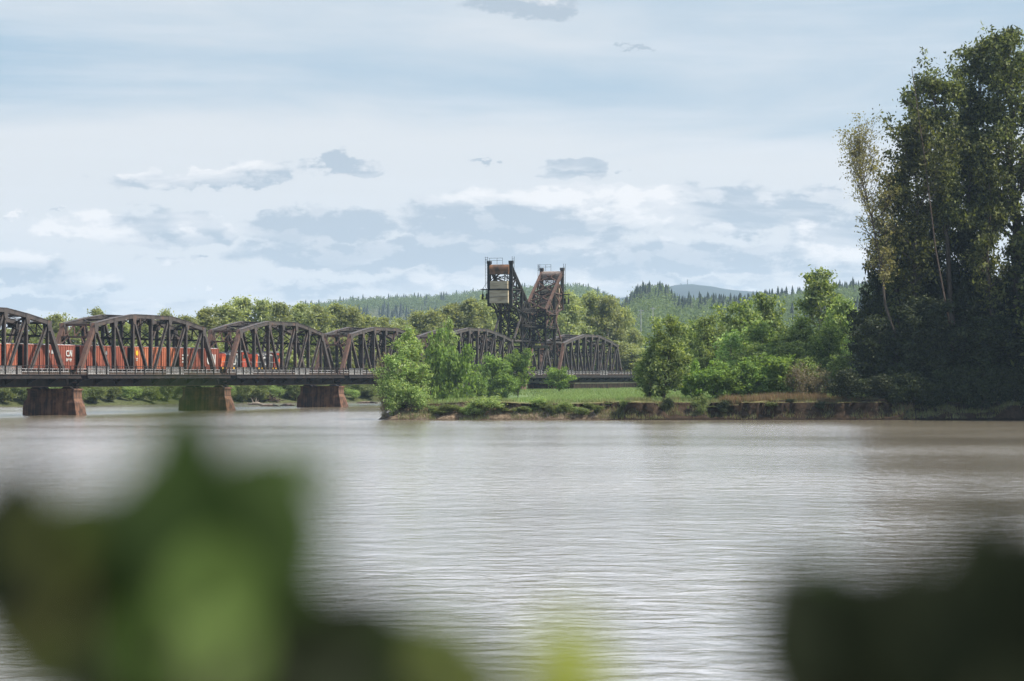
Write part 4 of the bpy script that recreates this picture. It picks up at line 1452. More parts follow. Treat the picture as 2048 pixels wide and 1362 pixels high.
def gen_tree(seed, H, rad, prof='oval', clear=.12, nleaf=7000, leaf=.3, n1=34, n2=5, csize=.55, lean=(0, 0), tr=None, steep=.5, droop=0.0, multi=1, bare=0.0, gap=0.0, spread=(.62, 1.12)):
    r = random.Random(seed)
    g = np.random.default_rng(seed)
    mb = MB()
    tr = tr or H * .018
    cl = []
    wts = []
    pt, pv = PROF[prof]
    for st in range(multi):
        ang = r.uniform(0, 2 * PI)
        off = Vector((math.cos(ang), math.sin(ang), 0)) * (rad * .35 if multi > 1 else 0)
        hh = H * (1 if st == 0 else r.uniform(.7, .95))
        wob = [Vector((r.uniform(-1, 1), r.uniform(-1, 1), 0)) * H * .012 for _ in range(9)]

        def trunk(t):
            i = min(int(t * 8), 7); f = t * 8 - i
            w = wob[i].lerp(wob[i + 1], f)
            return Vector((lean[0] * t ** 1.1, lean[1] * t ** 1.1, t * hh * .97)) + w * min(1, t * 4) + off * t
        tpts = [trunk(i / 8) for i in range(9)]
        rads = [tr * (1 - .88 * (i / 8)) * (1.25 if i == 0 else 1) / (multi ** .4) for i in range(9)]
        mb.tube([tpts[0] - Vector((0, 0, .6))] + tpts, [rads[0] * 1.1] + rads, 7)
        k1 = n1 // multi
        for i in range(k1):
            q = (i + r.random()) / k1
            t = clear + (0.97 - clear) * q
            p0 = trunk(t)
            env = float(np.interp(q, pt, pv)) * rad
            ln = env * r.uniform(*spread)
            a = i * 2.399 + r.uniform(-.5, .5) + seed
            elv = math.radians(r.uniform(15, 40) + 35 * q * steep * 1.6)
            d = Vector((math.cos(a) * math.cos(elv), math.sin(a) * math.cos(elv), math.sin(elv)))
            p1 = p0 + d * ln * .5
            d2 = Vector((d.x, d.y, d.z + steep * .5 - droop)).normalized()
            p2 = p1 + d2 * ln * .55
            br = rads[min(int(t * 8), 8)] * .45 + .015
            mb.tube([p0, p1, p2], [br, br * .6, .015], 5, False)
            m = max(2, int(n2 * (.6 + ln / rad)))
            for j in range(m):
                s = r.uniform(.3, 1.0)
                b0 = p0.lerp(p1, s * 2) if s < .5 else p1.lerp(p2, s * 2 - 1)
                dd = Vector((r.gauss(0, 1), r.gauss(0, 1), r.gauss(.35, .6))).normalized()
                l2 = ln * r.uniform(.12, .36) + .3
                e = b0 + (dd * .8 + d2 * .5) * l2 - Vector((0, 0, droop * l2))
                mb.tube([b0, e], [br * .28 + .01, .008], 4, False)
                if r.random() < bare: continue
                if gap and r.random() < gap: continue
                cl.append(e); wts.append(1.0)
                cl.append(b0.lerp(e, .55)); wts.append(.6)
            cl.append(p2); wts.append(1.0)
        cl.append(trunk(1.0)); wts.append(.8)
    C = np.array([tuple(c) for c in cl])
    w = np.array(wts) * g.uniform(.4, 1.6, len(wts)); w /= w.sum()
    k = g.choice(len(C), size=nleaf, p=w)
    cs = csize * g.uniform(.6, 1.5, len(C))
    P = C[k] + g.normal(size=(nleaf, 3)) * cs[k][:, None] * np.array([1, 1, .75])
    P = P[P[:, 2] > .1]
    V = leaf_quads(P, leaf, seed=seed)
    return mb, V


LIB = {}


def tree_proto(key, leafmat, barkmat='bark', shrub=False, **kw):
    mb, V = gen_tree(**kw)
    tm = bpy.data.meshes.new('trunk')
    tm.from_pydata(mb.v, [], mb.f); tm.materials.append(M[barkmat]); tm.update()
    tm.polygons.foreach_set('use_smooth', [True] * len(tm.polygons))
    cm = quads_mesh('crown', V, M[leafmat])
    LIB[key] = (tm, cm, kw['H'], kw['rad'], shrub)


def plant(key, x, y_top, Y, label, cat='tree', group=None, width=None, name=None, rz=None, basez=None, X=None):
    """stand a tree Y metres away so that its top reaches row y_top of the view"""
    tm, cm, H, rad, shrub = LIB[key]
    X = (x - 1024) / F * Y if X is None else X
    zb = gz(X, Y) if basez is None else basez
    h = CZ + (HY - y_top) / F * Y - zb
    s = h / H
    sx = s if width is None else (width / F * Y / 2) / rad * .92
    r = empty(name or ('shrub' if shrub else 'broadleaf_tree'), (X, Y, zb), rnd.uniform(0, 6.28) if rz is None else rz)
    r.scale = (sx, sx, s)
    tag(r, label, cat, group)
    link('stems' if shrub else 'trunk', tm, r)
    link('foliage' if shrub else 'crown', cm, r)
    return r


for i in range(5):
    tree_proto('belt%d' % i, 'leaf_belt', 'bark_pale', seed=20 + i, H=22, rad=5.6, prof=['oval', 'tall', 'round', 'tall', 'oval'][i], clear=.1, nleaf=8000, leaf=.36, n1=42, n2=5, csize=.52, steep=.75)
for i in range(4):
    tree_proto('wil%d' % i, 'leaf_willow', 'bark_pale', seed=40 + i, H=11, rad=3.8, prof=['oval', 'round', 'vase', 'tall'][i], clear=.04, nleaf=4300, leaf=.21, n1=28, n2=6, csize=.25, steep=1.0, multi=[3, 2, 3, 1][i], tr=.13)
for i in range(3):
    tree_proto('fre%d' % i, 'leaf_fresh', 'bark', seed=50 + i, H=7, rad=3.2, prof='round', clear=.03, nleaf=4500, leaf=.27, n1=28, n2=4, csize=.33, steep=.6, multi=3, tr=.1)
for i in range(5):
    tree_proto('mid%d' % i, 'leaf_mid', 'bark', seed=60 + i, H=15, rad=5, prof=['oval', 'round', 'tall', 'oval', 'round'][i], clear=.04, nleaf=8500, leaf=.30, n1=42, n2=5, csize=.42, steep=.7, multi=[2, 3, 1, 2, 3][i], tr=.2)
tree_proto('birch', 'leaf_mid', 'bark_pale', seed=71, H=20, rad=5.2, prof='tall', clear=.12, nleaf=8500, leaf=.32, n1=46, n2=5, csize=.42, steep=.8, tr=.22)
for i in range(3):
    tree_proto('bush%d' % i, 'leaf_bank', 'bark', True, seed=80 + i, H=3.4, rad=2.4, prof='shrub', clear=.02, nleaf=2600, leaf=.20, n1=22, n2=4, csize=.32, multi=4, tr=.05)
for i in range(3):
    tree_proto('shr%d' % i, 'leaf_willow', 'bark', True, seed=90 + i, H=3.0, rad=2.2, prof='shrub', clear=.02, nleaf=4200, leaf=.12, n1=26, n2=5, csize=.26, multi=4, tr=.05, steep=.8)
tree_proto('brown', 'leaf_brown', 'bark_pale', True, seed=99, H=4, rad=2.6, prof='vase', clear=.05, nleaf=2600, leaf=.10, n1=40, n2=6, csize=.28, multi=4, tr=.05, steep=.8)
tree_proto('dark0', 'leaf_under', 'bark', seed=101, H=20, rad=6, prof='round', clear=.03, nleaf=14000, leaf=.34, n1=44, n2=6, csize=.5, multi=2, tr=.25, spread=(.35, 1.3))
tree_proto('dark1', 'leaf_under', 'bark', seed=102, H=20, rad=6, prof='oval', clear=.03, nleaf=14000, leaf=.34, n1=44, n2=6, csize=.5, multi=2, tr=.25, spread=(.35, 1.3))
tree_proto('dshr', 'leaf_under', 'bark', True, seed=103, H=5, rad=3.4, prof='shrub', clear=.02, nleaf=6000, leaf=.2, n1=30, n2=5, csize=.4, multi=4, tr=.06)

# --- cottonwood belt: behind the bridge and along the far bank
G = 'pale cottonwoods in the belt behind the bridge'
far_left = 'pale green cottonwood seen through the left truss spans'
mid_left = 'olive cottonwood in the crowd rising behind the locomotive and empty truss spans'
belt = [
    # x, top row, Y, width px, label
    (-60, 650, 545, 120, far_left), (10, 660, 560, 110, far_left), (70, 650, 570, 100, far_left),
    (112, 630, 590, 80, 'feathery cottonwood top showing in the gap between the two left trusses'),
    (160, 640, 560, 100, far_left), (195, 622, 600, 70, 'cottonwood crown just topping the left end of the second truss span'),
    (245, 645, 575, 110, far_left), (290, 640, 600, 100, far_left),
    (331, 623, 610, 60, 'cottonwood peeking over the middle of the second truss span'), (370, 634, 590, 90, far_left),
    (410, 622, 620, 90, 'cottonwood left of the tallest grove, above the second truss gap'),
    (450, 612, 625, 100, mid_left), (485, 601, 640, 90, 'tallest round-topped cottonwood over the locomotives'), (528, 602, 640, 80, mid_left),
    (560, 608, 620, 85, mid_left), (600, 612, 650, 85, mid_left), (635, 614, 630, 85, mid_left), (672, 613, 640, 85, mid_left), (704, 616, 640, 80, mid_left),
    (735, 632, 650, 70, mid_left), (765, 638, 680, 70, 'small cottonwood standing alone below the dip of the green hillside'), (800, 640, 690, 70, mid_left),
    (835, 628, 700, 75, 'olive cottonwood between the willows and the left lift tower'), (868, 622, 700, 80, 'olive cottonwood between the willows and the left lift tower'),
    (905, 610, 710, 85, 'olive cottonwood between the willows and the left lift tower'), (940, 602, 710, 80, 'olive cottonwood between the willows and the left lift tower'),
    (975, 598, 715, 80, 'silvery cottonwood directly behind the left counterweight'), (1015, 606, 720, 80, 'cottonwood behind the lift towers'), (1060, 604, 725, 80, 'cottonwood behind the lift towers'),
    (1100, 600, 720, 80, 'cottonwood behind the lift towers'), (1140, 590, 710, 90, 'tall cottonwood just right of the right lift tower'), (1180, 588, 720, 90, 'tallest cottonwood above the last truss span'),
    (1215, 598, 715, 85, 'broad cottonwood above the right end of the last truss span'), (1246, 618, 720, 75, 'drooping cottonwood at the right end of the belt'),
    (1268, 660, 700, 50, 'low cottonwood over the bridge abutment'), (1255, 690, 690, 70, 'cottonwood sapling behind the last end post'),
]
for i, (x, yt, Y, w, lab) in enumerate(belt):
    plant('belt%d' % (i % 5), x, yt, Y, lab, group=G, width=w * 1.25)
# a lower rank in front fills the belt down to the ground
lowg = 'lower cottonwoods under the belt'
lowlab_a = 'lower green cottonwood filling the space behind the train and truss posts'
lowlab_b = 'lower green cottonwood behind the bridge between the willows and the abutment'
for i in range(30):
    x = -60 + i * 46 + rnd.uniform(-10, 10)
    Y = (535 + rnd.uniform(0, 30) + max(0, x - 100) * .06) if x < 620 else 665 + rnd.uniform(-10, 25)
    if 620 <= x < 760: Y = 610 + rnd.uniform(0, 20)
    k = 'belt%d' % ((i * 3) % 5) if i % 3 else 'mid%d' % (i % 5)
    plant(k, x, rnd.uniform(672, 700), Y, lowlab_a if x < 760 else lowlab_b, group=lowg, width=rnd.uniform(85, 120))
# bushes along the far bank, seen under the deck
bl = 'olive bush on the far bank seen under the bridge deck'
for i in range(66):
    x = -30 + i * 12.2 + rnd.uniform(-6, 6)
    Xs = (x - 1024) / F
    # walk inland from the shore
    Y = 470.0
    while Y < 640:
        d = shore_dist(np.array([Xs * Y]), np.array([Y]))[0]
        if d > 1.0 + (i % 3) * 3.5: break
        Y += 1
    plant(('bush%d' if i % 4 else 'shr%d') % (i % 3), x, rnd.uniform(764, 784) - (i % 3) * 4, Y, bl, 'bush', 'bushes along the far bank', width=rnd.uniform(38, 60))

# --- willows on the point
plant('wil0', 812, 662, 341, 'tallest willow on the point, its leaning top crossing the fourth truss span', group='willows on the point', width=104)
plant('wil2', 790, 712, 339, 'broad silvery willow at the very tip of the point', group='willows on the point', width=96)
plant('wil1', 838, 735, 340, 'lower willow on the inland side of the point', group='willows on the point', width=90)
plant('wil3', 832, 690, 343, 'slim willow behind the tallest one on the point', group='willows on the point', width=80)
plant('shr0', 786, 772, 337.6, 'dense willow shrub overhanging the water at the tip', 'shrub', 'shrubs along the cut bank', width=75)
plant('shr1', 824, 780, 337.2, 'dense willow shrub at the waterline under the tallest willow', 'shrub', 'shrubs along the cut bank', width=80)
plant('brown', 772, 738, 341, 'brownish half-bare brush at the left edge of the point', 'shrub', width=70)
plant('brown', 768, 800, 337.5, 'thin twiggy sprig trailing over the water left of the point', 'shrub', width=40)
# --- young trees on the flat in front of the bridge
gg = 'young trees on the grass in front of the bridge'
plant('wil3', 898, 655, 455, 'tall pointed young poplar on the grass right of the willows', group=gg, width=75)
plant('fre1', 880, 690, 440, 'leafy young tree between the willows and the pointed poplar', group=gg, width=80)
plant('fre0', 910, 712, 430, 'bright bushy tree at the foot of the pointed poplar', group=gg, width=80)
plant('fre2', 985, 722, 500, 'round bright green tree left of the lift tower feet', group=gg, width=76)
plant('fre0', 1036, 711, 505, 'bright green tree with a peaked top before the lift tower feet', group=gg, width=66)
plant('fre1', 952, 745, 490, 'low bush filling the gap left of the round bright tree', group=gg, width=55)
plant('fre1', 1012, 748, 495, 'low bush between the round tree and the peaked tree', group=gg, width=60)
plant('fre2', 1118, 740, 520, 'small isolated green bush in front of the right tower feet', group=gg, width=62)
# --- shrubs on the cut bank
gs = 'shrubs along the cut bank'
plant('shr1', 972, 800, 337.2, 'dark green willow shrub on the cut bank left of centre', 'shrub', gs, width=84)
plant('shr2', 945, 812, 336.8, 'small shrub at the left foot of the dark willow shrub', 'shrub', gs, width=48)
plant('shr0', 1076, 800, 337.4, 'upright green shrub on the cut bank below the towers', 'shrub', gs, width=44)
plant('bush1', 1112, 812, 337.0, 'sparse shrub right of the upright shrub on the bank', 'shrub', gs, width=40)
plant('bush0', 1040, 815, 336.8, 'pale grassy shrub between the two green shrubs on the bank', 'shrub', gs, width=44)
plant('bush2', 888, 812, 336.9, 'straggly shrub on the bank just right of the willows', 'shrub', gs, width=40)
plant('bush0', 1180, 808, 337.2, 'small sprig near the edge of the tree shadow on the bank', 'shrub', gs, width=30)
plant('bush1', 1425, 812, 337.0, 'small sprig on the dark cut bank right of the single round tree', 'shrub', gs, width=36)
for i, x in enumerate([868, 882, 905, 925, 955, 1002, 1018, 1050, 1062, 1092, 1104, 1128, 1140, 1156, 1166, 1196, 1212]):
    plant(['bush0', 'shr2', 'bush1', 'shr0', 'bush2'][i % 5], x, rnd.uniform(806, 822), 335.6 + rnd.uniform(.2, 2.2), 'small weed clump sprouting from the lit brown face of the cut bank', 'weed', 'weeds on the cut bank', width=rnd.uniform(22, 44), name='weed_clump')
for i in range(9):
    x = 1250 + i * 48 + rnd.uniform(-12, 12)
    plant('dshr' if i % 3 else 'bush0', x, rnd.uniform(798, 812), 335.5 + rnd.uniform(.3, 1.2), 'small dark weed clump hanging on the shaded earth bank', 'weed', 'weeds on the shaded bank', width=rnd.uniform(26, 46), name='weed_clump')
# --- trees right of the bridge
gm = 'green trees right of the bridge'
mids = [
    ('mid0', 1328, 642, 343, 118, 'single round tree standing forward at the bridge abutment'),
    ('mid1', 1300, 700, 345, 70, 'low tree at the left skirt of the single round tree'),
    ('mid2', 1395, 650, 430, 90, 'pale tree behind the gap right of the single round tree'),
    ('mid3', 1425, 640, 410, 90, 'slender tree behind the silver-leaved tree'),
    ('wil1', 1452, 668, 362, 110, 'silver-leaved low tree in front of the broad grove'),
    ('mid4', 1480, 606, 420, 130, 'broadest tree of the grove, rounded and bright on top'),
    ('mid0', 1545, 600, 430, 110, 'tree of the grove left of the tall birch'),
    ('mid1', 1535, 650, 370, 130, 'full low tree in the middle of the grove'),
    ('mid3', 1600, 645, 366, 120, 'full low tree just below the tall birch'),
    ('birch', 1640, 546, 440, 130, 'tall birch with pale trunk rising above the grove'),
    ('mid4', 1650, 655, 362, 110, 'bushy tree in front of the tall birch trunk'),
    ('mid2', 1690, 610, 400, 100, 'darker tree right of the tall birch'),
    ('wil2', 1712, 690, 356, 80, 'bright low willow against the dark big trees'),
    ('mid1', 1400, 720, 358, 80, 'low shrubby tree right of the single round tree'),
    ('fre2', 1560, 720, 344, 90, 'bright low tree over the dry grass'),
    ('fre0', 1495, 725, 344, 80, 'low leafy tree left of the dry grass'),
    ('fre1', 1430, 735, 343, 70, 'low leafy tree above the grassy bank top'),
    ('mid2', 1350, 690, 480, 70, 'grey-green tree beyond the single round tree'),
]
for k, x, yt, Y, w, lab in mids:
    plant(k, x, yt, Y, lab, group=gm, width=w * 1.12)
plant('brown', 1600, 745, 342, 'brown twiggy bush on the bank left of the big dark trees', 'shrub', width=90)
plant('brown', 1640, 752, 343, 'brown twiggy bush next to the shaded undergrowth', 'shrub', width=80)

for x, yt, Y, w, k, lab in ((1385, 735, 345, 60, 'fre1', 'low leafy bush right of the single round tree'), (1462, 745, 343, 70, 'fre2', 'low leafy bush below the silver-leaved tree'), (1525, 742, 343, 70, 'fre0', 'low leafy bush behind the start of the dry grass'),
                         (1620, 720, 346, 90, 'mid3', 'low tree behind the brown twiggy bushes'), (1675, 715, 345, 90, 'mid1', 'low tree at the start of the deep shade'), (1500, 690, 350, 110, 'mid4', 'low tree behind the silver-leaved tree'), (1575, 690, 352, 110, 'mid0', 'low tree under the middle of the grove')):
    plant(k, x, yt, Y, lab, group=gm, width=w)
# --- tall cottonwoods at the right
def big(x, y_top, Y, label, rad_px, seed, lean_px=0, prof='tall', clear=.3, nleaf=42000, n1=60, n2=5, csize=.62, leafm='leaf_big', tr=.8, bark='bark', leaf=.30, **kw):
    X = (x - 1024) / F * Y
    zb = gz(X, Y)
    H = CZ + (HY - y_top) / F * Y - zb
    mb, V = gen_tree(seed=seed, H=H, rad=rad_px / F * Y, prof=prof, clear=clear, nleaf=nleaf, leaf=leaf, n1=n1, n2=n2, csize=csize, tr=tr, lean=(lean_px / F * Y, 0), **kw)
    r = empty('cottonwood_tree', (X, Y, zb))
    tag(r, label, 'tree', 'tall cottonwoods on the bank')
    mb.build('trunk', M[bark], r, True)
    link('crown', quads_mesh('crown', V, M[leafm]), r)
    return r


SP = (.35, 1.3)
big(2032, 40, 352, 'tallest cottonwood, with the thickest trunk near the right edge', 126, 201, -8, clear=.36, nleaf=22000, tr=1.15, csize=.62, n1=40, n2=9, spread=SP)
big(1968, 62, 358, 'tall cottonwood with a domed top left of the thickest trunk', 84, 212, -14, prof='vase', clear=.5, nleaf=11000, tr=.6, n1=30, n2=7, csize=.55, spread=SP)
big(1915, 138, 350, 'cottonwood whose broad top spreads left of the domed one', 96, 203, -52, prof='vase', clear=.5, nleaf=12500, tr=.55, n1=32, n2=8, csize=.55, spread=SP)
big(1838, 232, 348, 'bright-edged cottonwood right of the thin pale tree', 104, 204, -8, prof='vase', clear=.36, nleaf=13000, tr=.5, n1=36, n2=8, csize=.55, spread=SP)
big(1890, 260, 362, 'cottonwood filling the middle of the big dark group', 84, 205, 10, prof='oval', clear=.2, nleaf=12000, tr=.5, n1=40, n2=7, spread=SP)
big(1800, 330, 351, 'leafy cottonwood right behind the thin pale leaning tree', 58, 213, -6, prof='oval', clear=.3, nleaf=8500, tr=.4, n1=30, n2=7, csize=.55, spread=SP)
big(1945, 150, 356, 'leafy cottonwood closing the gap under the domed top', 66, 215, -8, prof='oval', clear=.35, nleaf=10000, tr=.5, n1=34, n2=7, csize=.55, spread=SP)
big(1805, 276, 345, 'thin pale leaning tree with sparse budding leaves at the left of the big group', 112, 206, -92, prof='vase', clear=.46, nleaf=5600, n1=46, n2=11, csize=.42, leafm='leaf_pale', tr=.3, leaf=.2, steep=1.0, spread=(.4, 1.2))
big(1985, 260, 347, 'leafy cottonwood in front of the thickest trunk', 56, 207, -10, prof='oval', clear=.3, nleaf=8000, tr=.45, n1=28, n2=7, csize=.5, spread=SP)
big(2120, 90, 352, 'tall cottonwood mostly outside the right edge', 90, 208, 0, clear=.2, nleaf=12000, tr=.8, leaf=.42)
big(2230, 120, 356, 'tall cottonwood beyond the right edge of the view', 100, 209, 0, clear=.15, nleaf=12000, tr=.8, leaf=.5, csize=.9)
for k, (X_, Y_, H_, rr_) in enumerate([(80, 334, 40, 8), (90, 342, 42, 8), (90, 326, 44, 9), (104, 334, 46, 9), (76, 340, 26, 6), (118, 322, 42, 9)]):
    mb, V = gen_tree(seed=230 + k, H=H_, rad=rr_, prof='oval', clear=.08, nleaf=9000, leaf=.5, n1=56, n2=5, csize=.9, tr=.6)
    zb_ = gz(X_, Y_)
    r = empty('cottonwood_tree', (X_, Y_, zb_))
    tag(r, 'tall leafy cottonwood standing past the right edge of the view', 'tree', 'tall cottonwoods on the bank')
    mb.build('trunk', M['bark'], r, True)
    link('crown', quads_mesh('crown', V, M['leaf_big']), r)
# bare leader and dead twigs above the crowns
def snag(px0, px1, Y, label, twigs, r0=.09):
    a, b = at(px0[0], px0[1], Y), at(px1[0], px1[1], Y)
    r = empty('dead_trunk', (a.x, a.y, 0))
    tag(r, label, 'dead tree')
    mb = MB()
    o = Vector((a.x, a.y, 0))
    pts = [a - o - (b - a) * 0]
    pts = [Vector((3.2, 0, 2.0)), Vector((2.0, 0, (a.z + 2) * .5)), a - o, (a.lerp(b, .5) - o) + Vector((.15, 0, 0)), b - o]
    mb.tube(pts, [r0 * 2.2, r0 * 1.7, r0 * 1.2, r0 * .7, .04], 7)
    mb.build('trunk', M['tie'], r, True)
    mb = MB()
    lr = random.Random(3)
    for k in range(twigs):
        t = lr.uniform(.15, .95)
        p = a.lerp(b, t) - o
        d = Vector((lr.choice((-1, 1)) * lr.uniform(.5, 1), lr.uniform(-.6, .6), lr.uniform(.3, 1))).normalized()
        mb.tube([p, p + d * lr.uniform(.5, 1.4), p + d * lr.uniform(1.4, 2.2) + Vector((0, 0, .5))], [.04, .025, .01], 4)
    mb.build('branch', M['bark'], r)


snag((1872, 500), (1825, 135), 343, 'thin dark leaning dead trunk crossing the cottonwood crowns', 14)
# understorey: dense dark
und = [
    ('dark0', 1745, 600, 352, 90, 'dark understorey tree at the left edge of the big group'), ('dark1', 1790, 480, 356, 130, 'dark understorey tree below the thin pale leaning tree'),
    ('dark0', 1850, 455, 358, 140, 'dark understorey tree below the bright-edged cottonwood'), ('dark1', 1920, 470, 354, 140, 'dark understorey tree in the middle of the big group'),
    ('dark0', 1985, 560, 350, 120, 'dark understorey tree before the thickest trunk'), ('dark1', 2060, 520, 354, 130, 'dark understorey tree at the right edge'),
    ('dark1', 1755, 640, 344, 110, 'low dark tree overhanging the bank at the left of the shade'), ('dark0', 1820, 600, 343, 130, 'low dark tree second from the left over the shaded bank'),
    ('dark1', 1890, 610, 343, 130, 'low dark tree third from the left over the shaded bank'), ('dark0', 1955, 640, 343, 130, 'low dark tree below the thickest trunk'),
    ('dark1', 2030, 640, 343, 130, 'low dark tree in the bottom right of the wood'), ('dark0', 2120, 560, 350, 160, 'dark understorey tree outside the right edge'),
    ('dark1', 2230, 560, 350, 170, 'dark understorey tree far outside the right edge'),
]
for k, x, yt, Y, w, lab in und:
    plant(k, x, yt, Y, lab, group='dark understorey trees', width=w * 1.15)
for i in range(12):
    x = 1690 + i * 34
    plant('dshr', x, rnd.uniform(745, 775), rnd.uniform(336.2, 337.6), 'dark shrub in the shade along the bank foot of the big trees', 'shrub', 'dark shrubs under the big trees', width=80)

# --- hillside wood
def conifer_tpl(seed):
    r = random.Random(seed)
    V = []
    H = 1.0
    n = 9
    for k in range(n):
        z = .08 + .88 * k / n
        rad = .17 * (1 - k / n) ** .8 * r.uniform(.8, 1.15) + .012
        m = 7
        a0 = r.uniform(0, 6.28)
        for j in range(m):
            a = a0 + 2 * PI * j / m
            da = .42
            rr = rad * r.uniform(.75, 1.2)
            V += [(0, 0, z + .16), (rr * math.cos(a - da), rr * math.sin(a - da), z - .02), (rr * 1.1 * math.cos(a), rr * 1.1 * math.sin(a), z - .05), (rr * math.cos(a + da), rr * math.sin(a + da), z)]
    return np.array(V)


CT = [conifer_tpl(i) for i in range(4)]


def blob_tpl(seed, n=90):
    g = np.random.default_rng(seed)
    cl = g.normal(size=(9, 3)) * np.array([.16, .16, .2]) + np.array([0, 0, .58])
    P = cl[g.integers(0, 9, n)] + g.normal(size=(n, 3)) * .1
    P[:, 2] = np.clip(P[:, 2], .08, 1.05)
    return leaf_quads(P, .075, seed=seed)


BT = [blob_tpl(i) for i in range(6)]


def merged(tpls, pts, hs, ws, seed):
    g = np.random.default_rng(seed)
    out = []
    for i, (p, h, w) in enumerate(zip(pts, hs, ws)):
        T = tpls[g.integers(0, len(tpls))]
        a = g.uniform(0, 6.28)
        c, s = math.cos(a), math.sin(a)
        q = np.empty_like(T)
        q[:, 0] = (T[:, 0] * c - T[:, 1] * s) * w + p[0]
        q[:, 1] = (T[:, 0] * s + T[:, 1] * c) * w + p[1]
        q[:, 2] = T[:, 2] * h + p[2]
        out.append(q)
    return np.concatenate(out)


def scatter(n, px0, px1, Y0, Y1, seed, keep):
    g = np.random.default_rng(seed)
    px_ = g.uniform(px0, px1, n); Y = g.uniform(Y0, Y1, n)
    X = (px_ - 1024) / F * Y
    k = keep(px_, X, Y, g)
    px_, X, Y = px_[k], X[k], Y[k]
    return np.stack([X, Y, height(X, Y)], 1)


cpatch = lambda X, Y: vnoise(X, Y, 170, 21) * .6 + vnoise(X, Y, 60, 22) * .4
# left ridge (far) and right hill (nearer)
A = scatter(5200, 380, 1330, 1650, 3560, 31, lambda p, X, Y, g: cpatch(X, Y) < .62)
B = scatter(5000, 1220, 2060, 960, 2260, 32, lambda p, X, Y, g: cpatch(X, Y) < .56)
D = scatter(1500, 560, 1330, 760, 1650, 35, lambda p, X, Y, g: (Y > 800))
Cc = scatter(1900, 380, 1330, 2000, 3500, 33, lambda p, X, Y, g: cpatch(X, Y) >= .60)
E = scatter(3000, 1220, 2060, 1000, 2200, 34, lambda p, X, Y, g: cpatch(X, Y) >= .54)
pb = np.concatenate([A, B, D]); g_ = np.random.default_rng(5)
hb = g_.uniform(8, 14, len(pb)); V = merged(BT, pb, hb, hb * .95, 41)
tag(link('forest', quads_mesh('forest', V, M['leaf_far'])), 'light green broadleaf wood covering the far hillsides', 'wood', kind='stuff')
pc = np.concatenate([Cc, E])
hc = g_.uniform(11, 19, len(pc)); V = merged(CT, pc, hc, hc * .95, 42)
tag(link('forest', quads_mesh('forest', V, M['needles'])), 'dark conifer stands between the light green trees on the far hills', 'wood', kind='stuff')
# conifers one can tell apart on the two skylines
cm_ = [quads_mesh('crown', T * np.array([1, 1, 1.0]), M['needles']) for T in CT]
tb = MB(); tb.tube([(0, 0, -.05), (0, 0, .9)], [.012, .004], 5)
tmesh = bpy.data.meshes.new('trunk'); tmesh.from_pydata(tb.v, [], tb.f); tmesh.materials.append(M['bark'])


def conifer(px_, Y, h, label, group):
    X = (px_ - 1024) / F * Y
    r = empty('conifer_tree', (X, Y, gz(X, Y) - .3), rnd.uniform(0, 6.28))
    w = h * rnd.uniform(.85, 1.2)
    r.scale = (w, w, h)
    tag(r, label, 'conifer', group)
    link('trunk', tmesh, r); link('crown', cm_[rnd.randrange(4)], r)


for i in range(150):
    px_ = 590 + i * 4.25 + rnd.uniform(-1.5, 1.5)
    conifer(px_, 3480 + rnd.uniform(-60, 10), rnd.uniform(11, 20), 'tiny dark conifer on the skyline of the long far ridge behind the lift towers', 'conifers on the far ridge')
for i in range(26):
    conifer(1266 + i * 2.9 + rnd.uniform(-1, 1), 2180 + rnd.uniform(-40, 10), rnd.uniform(10, 19), 'dark conifer in the clump on the near knoll left of the blue mountain', 'conifers on the knoll')
for i in range(70):
    conifer(1345 + i * 5.4 + rnd.uniform(-2, 2), 2180 + rnd.uniform(-80, 10), rnd.uniform(11, 21), 'dark conifer on the hill crest right of the knoll, below the blue mountain', 'conifers on the right crest')

# power poles on the hill
for (x, yt, yb, lab) in ((1282, 618, 652, 'guyed wooden power pole on the green hillside, the left one'), (1306, 614, 652, 'plain wooden power pole on the green hillside, the right one')):
    Y = 1330
    p = at(x, yb, Y); h = (yb - yt) / F * Y
    r = empty('power_pole', p); tag(r, lab, 'power pole', 'power poles on the hillside')
    mb = MB(); mb.tube([(0, 0, -6), (0, 0, h)], [.28, .2], 6); mb.build('pole', M['galv'], r)
    mb = MB(); mb.box((-1.6, -.1, h - 1.1), (1.6, .1, h - .8)); mb.build('crossarm', M['galv'], r)
    if x == 1282:
        for k in (1, 2):
            mb = MB(); mb.tube([(0, 0, h - .8 * k), (-4.2 * k, 0, -2)], [.07, .07], 4); mb.build('guy_wire', M['galv'], r)
mb = MB()
a, b = at(1282, 619, 1330), at(1306, 615, 1330)
for dx in (-1.4, 1.4):
    pts = [(a.x + dx + (b.x - a.x) * t, 1330, a.z - .2 + (b.z - a.z) * t - 1.2 * 4 * t * (1 - t)) for t in [k / 8 for k in range(9)]]
    mb.tube(pts, [.04] * 9, 4)
tag(mb.build('power_line', M['steel_dark']), 'thin wires strung between the two hillside power poles', 'power line')


